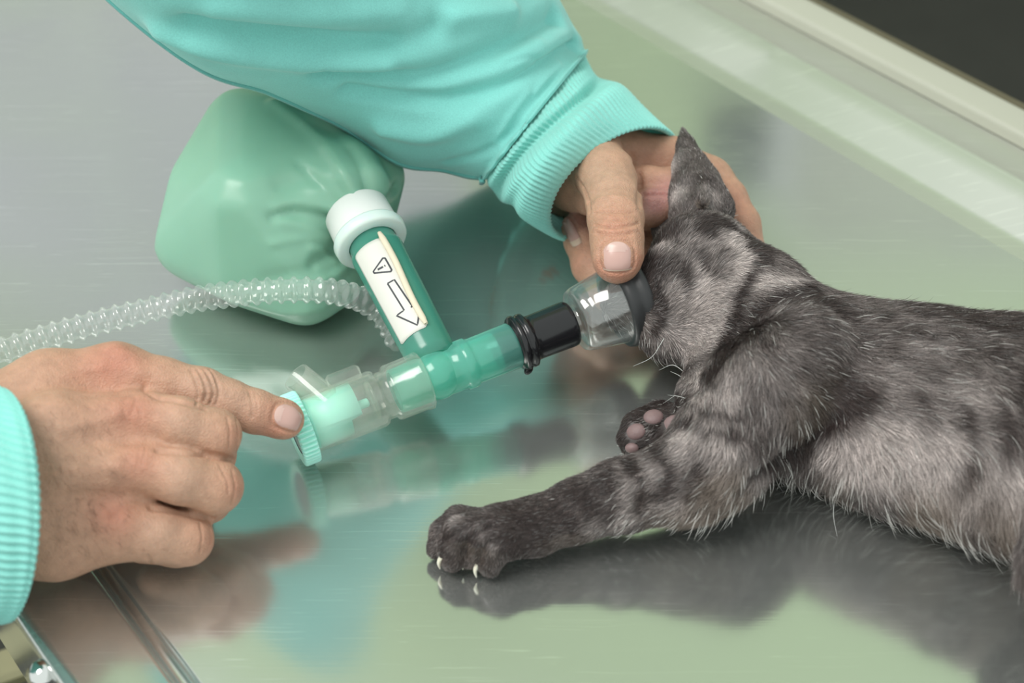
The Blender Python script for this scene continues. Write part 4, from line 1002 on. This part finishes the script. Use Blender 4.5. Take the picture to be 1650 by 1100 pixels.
# --- upright branch tube to the bag
TB = P(705, 592, 2.45); TT = P(597, 386, 4.1); TA = unit(TB - TT); LT = np.linalg.norm(TB - TT)
def st(frac, rpx): p = TT + TA * LT * frac; return (LT * frac, rpx / ppu(p))
tube_prof = [st(0.02, 40), st(0.09, 40.5), st(0.105, 43.5), st(0.13, 44), st(0.16, 43.2), st(0.5, 42.5), st(0.9, 41), st(0.98, 38), st(0.98, 33), st(0.05, 35)]
v, f = lathe(tube_prof, TT, TA, 64); tube = obj('branch_tube', v, f, M['green_tube'], circ, label='dark green translucent tube')
v, f = lathe([st(-0.035, 44), st(-0.035, 59), st(-.02, 61), st(.025, 60), st(.04, 57), st(.04, 41)], TT, TA, 64); obj('collar_flange', v, f, M['frost'], tube, label='frosted collar ring')
v, f = lathe([st(-0.24, 20), st(-0.235, 50), st(-.22, 53), st(-.06, 55), st(-.035, 54), st(-.03, 45)], TT, TA, 64); obj('bag_collar', v, f, M['white'], circ, label='white plastic collar at the bag neck')
# sticker with hazard triangle and flow arrow
e1 = unit(-FW - TA * (-FW @ TA)); e2 = unit(np.cross(TA, e1))
if e2 @ RT < 0: e2 = -e2
def on_tube(s_, th, off): 
    fr = s_ / LT; r_ = np.interp(fr, [0.105, 0.16, 0.5, 0.9], [43.8, 43.2, 42.5, 41.2]) / ppu(TT + TA * s_) + off
    return TT + TA * s_ + (e1 * math.cos(th) + e2 * math.sin(th)) * r_
nu, nv = 26, 18; V = []; Nn = []
for i in range(nu):
    for j in range(nv):
        u, w_ = i / (nu - 1), j / (nv - 1); th = math.radians(-50 + 76 * w_)
        sr = LT * (0.135 + (0.685 - 0.0 * w_) * u)
        if u > .96 or u < .04: 
            cn = abs(w_ - .5) * 2
            sr += (LT * 0.012 if u < .5 else -LT * 0.012) * max(0, (cn - .8) / .2) ** 2
        V.append(on_tube(sr, th, 0.025)); Nn.append(e1 * math.cos(th) + e2 * math.sin(th))
V = np.array(V); Nn = np.array(Nn); F = grid_faces(nu, nv, False)
if np.cross(V[F[0][1]] - V[F[0][0]], V[F[0][2]] - V[F[0][0]]) @ Nn[0] < 0: F = F[:, ::-1]
stb = bvh_of(V, F); v2, f2 = thick(V, F, Nn, 0.02); sticker = obj('sticker', v2, f2, M['paper'], tube, label='white sticker with warning triangle and arrow')
ink = []
def ink_line(pts, w=0.06, closed=False):
    q = []
    pp = list(pts) + ([pts[0]] if closed else [])
    for a, b_ in zip(pp[:-1], pp[1:]):
        for t in np.linspace(0, 1, 6)[:-1]: q.append((a[0] * (1 - t) + b_[0] * t, a[1] * (1 - t) + b_[1] * t))
    if not closed: q.append(pts[-1])
    P3, N3 = [], []
    for x, y in q:
        h, n = cast(stb, x, y)
        if h is not None: P3.append(h + n * 0.008); N3.append(n)
    if len(P3) > 2: ink.append(ribbon(P3, N3, w, closed))
def zz(x, y): return (520 + x / 4.231, 320 + y / 4.231)
ink_line([zz(410, 405), zz(425, 405), zz(470, 485), zz(465, 497), zz(352, 507), zz(345, 497)], 0.07, True)
ink_line([zz(375, 484), zz(412, 464)], 0.09); ink_line([zz(420, 459), zz(423, 457.5), zz(427, 455)], 0.09)
ink_line([zz(442, 578), zz(488, 552), zz(612, 735), zz(600, 740)], 0.065)
ink_line([zz(442, 578), zz(555, 760), zz(503, 797), zz(646, 862), zz(655, 795)], 0.065)
vs, fs, n0 = [], [], 0
for v, f in ink: vs.append(v); fs.append(f + n0); n0 += len(v)
# printed marks are thin ink on the sticker: they belong to its print
vk, fk = np.concatenate(vs), np.concatenate(fs); prt = obj('printed_arrow', vk, fk, M['ink'], circ, smooth=False, label='black outline arrow and hazard triangle print')
prt.parent = tube; prt.location = (0, 0, 0)
# curled right edge of the sticker
V = []; nn = 16; m = 10
for i in range(nn):
    s_ = LT * (0.105 + 0.70 * i / (nn - 1)); c0 = on_tube(s_, math.radians(25 + 2.5 * math.sin(i * .4)), 0.10); nrm = e1 * math.cos(.44) + e2 * math.sin(.44); tg = np.cross(TA, nrm)
    for k in range(m):
        a = 2 * math.pi * k / m; V.append(c0 + (nrm * math.cos(a) * 0.10 + tg * math.sin(a) * 0.13) * (1.0 if 0 < i < nn - 1 else .6))
F = [tuple(x) for x in grid_faces(nn, m)] + [tuple(range(m)), tuple(range((nn - 1) * m, nn * m))[::-1]]
obj('sticker_curl', np.array(V), F, M['curl'], tube, label='beige curled edge of the sticker')
# --- black adapter and mask
adp = part('adapter', [(800, 30), (800, 33.5), (829, 35), (831, 44), (834, 46.5), (838, 46.5), (840, 43), (841, 41), (843, 43.5), (846, 45.5), (851, 45), (853, 41), (856, 37.5), (862, 37), (912, 38), (918, 37.5), (921, 35), (921, 30), (860, 29)], M['black'], n=64, label='glossy black adapter')
def wob(i, s_, r_, th): return r_ * np.ones(len(th))
v, f = ball(O0 + AX * s_of(848) + (-UP * 1.12 + AX * 0.1), [AX, UP, FW], [.2, .2, .2], 8, 12); obj('adapter_lug', v, f, M['black'], adp)
mask = part('face_mask', [(905, 21), (905, 24), (926, 25), (931, 27), (930, 36), (927, 44), (929, 50), (935, 53.5), (948, 56), (990, 63), (1002, 65), (1002, 62), (950, 53), (936, 47), (934, 34), (934, 24), (910, 20)], M['mask'], n=72, label='clear plastic mask cone')
part('mask_rim', [(993, 60), (991, 66), (993, 71), (999, 73.5), (1006, 73.5), (1010, 72), (1014, 76), (1020, 78), (1026, 77), (1029, 72), (1028, 62), (1022, 50), (1020, 46), (1012, 46), (1006, 58)], M['rubber'], mask, 72, label='black rubber rim of the mask')
# --- reservoir bag: taut hull through its bulges, pulled in at the neck
def make_bag():
    fd = Field([-18.5, -5.5, -0.3], [-1.0, 15.5, 13.0], 0.14)
    neck = TT - TA * 1.3
    cen = P(470, 330, 3.4)
    hull = [K(390, 203, 5.0, 63), K(302, 394, 2.1, 56), K(400, 432, 2.2, 66), K(492, 470, 1.65, 58), K(540, 445, 1.6, 52), K(575, 370, 2.2, 58), K(598, 283, 3.8, 58), K(520, 225, 5.1, 66), K(322, 300, 3.6, 54), K(400, 330, 4.6, 86)]
    import bmesh
    bm = bmesh.new()
    sph = [(x, y, z) for x, y, z in (ball(np.zeros(3), np.eye(3), [1, 1, 1], 6, 9)[0])]
    for c_, r_ in hull:
        for q in sph: bm.verts.new(Vector(c_ + np.array(q) * r_ + np.array([0, 0, max(0, r_ - c_[2]) * 0])))
    bmesh.ops.remove_doubles(bm, verts=bm.verts, dist=1e-4)
    hres = bmesh.ops.convex_hull(bm, input=bm.verts); bm.normal_update()
    cc = np.mean([c_ for c_, r_ in hull], 0); D = None
    X, Y, Z = np.meshgrid(*fd.ax, indexing='ij', sparse=True)
    for f_ in bm.faces:
        n_ = np.array(f_.normal); v0 = np.array(f_.verts[0].co)
        if n_ @ (v0 - cc) < 0: n_ = -n_
        d_ = (X * n_[0] + Y * n_[1] + Z * n_[2] - n_ @ v0).astype(np.float32)
        D = d_ if D is None else np.maximum(D, d_, out=D)
    bm.free(); fd.D = D
    fd.chain([(cen, 2.2), (neck - TA * 1.0, 1.7), (neck, 1.25), (neck + TA * .5, 1.2)], k=1.2, k_in=.6)
    fd.chain([(TT - TA * 1.7, 1.2), (TT - TA * 0.6, 1.48), (TT + TA * 1.0, 1.8)], k=1.0, k_in=.3, sub=True)
    fd.chain([(TT - TA * 3.6, 1.7), (TT - TA * 2.3, 1.2), (TT - TA * 1.6, 0.95), (TT - TA * 1.2, 0.9)], k=0.55, k_in=.3)
    fd.D = np.maximum(fd.D, (0.05 - fd.ax[2])[None, None, :])
    V, F = fd.mesh(12); b = bvh_of(V, F); N = normals(V, F)
    L = [([(575, 350), (530, 335), (480, 325), (445, 335)], 0.10, 0.20), ([(570, 362), (520, 350), (470, 342), (440, 350)], -0.20, 0.20), ([(545, 395), (510, 375), (470, 362), (450, 352)], 0.10, 0.22),
         ([(580, 335), (560, 290), (530, 240), (480, 195), (440, 165)], 0.16, 0.24), ([(600, 335), (590, 290), (565, 240), (520, 200)], -0.12, 0.35), ([(615, 335), (628, 318), (640, 300)], -0.24, 0.16), ([(640, 350), (650, 320), (655, 290)], 0.15, .15),
         ([(545, 330), (510, 292), (480, 262)], -0.12, 0.16), ([(572, 325), (548, 275), (520, 238)], 0.10, 0.14), ([(596, 322), (584, 270), (565, 235)], -0.14, 0.16), ([(530, 385), (480, 385), (440, 392)], 0.09, 0.16), ([(560, 400), (530, 410), (505, 425)], -0.20, 0.22), ([(565, 420), (545, 440), (520, 452)], 0.14, 0.18), ([(540, 420), (520, 405), (500, 400)], 0.14, .16), ([(430, 450), (480, 440), (530, 440)], -0.10, 0.3), ([(450, 300), (500, 290), (560, 310)], -0.08, .3), ([(400, 490), (460, 505), (520, 500)], .08, .2)]
    V = crease(V, N, b, L)
    return smooth_mesh(V, F, 2), F
V, F = make_bag(); obj('reservoir_bag', V, F, M['bag'], circ, label='soft mint green rubber breathing bag')
# --- corrugated hose
hp = fine([P(-120, 592, 3.2), P(-40, 578, 3.1), P(60, 547, 3.0), P(150, 521, 2.9), P(240, 499, 2.9), P(320, 481, 3.4), P(400, 471, 4.0), P(470, 467, 4.15), P(530, 469, 3.8), P(575, 479, 3.1), P(604, 496, 2.4), P(628, 524, 1.8), P(645, 555, 1.5)], 40)
sl = np.concatenate([[0], np.cumsum(np.linalg.norm(np.diff(hp, axis=0), axis=1))]); per = 0.475; npr = 8
nring = int(sl[-1] / per * npr); ss = np.linspace(0, sl[-1], nring); cpts = np.stack([np.interp(ss, sl, hp[:, i]) for i in range(3)], 1)
tg = np.gradient(cpts, axis=0); V = []; m = 28; ref = np.array([0, 0, 1.0])
for i in range(nring):
    t = unit(tg[i]); a = unit(np.cross(t, ref)); b_ = np.cross(t, a)
    ph = (ss[i] / per) % 1.0; r_ = 0.40 + 0.13 * max(0, math.cos(2 * math.pi * ph)) ** 0.8
    th = np.arange(m) * 2 * math.pi / m; V.append(cpts[i] + (a[None] * np.cos(th)[:, None] + b_[None] * np.sin(th)[:, None]) * r_)
obj('corrugated_hose', np.concatenate(V), grid_faces(nring, m), M['hose'], circ, label='clear corrugated hose')
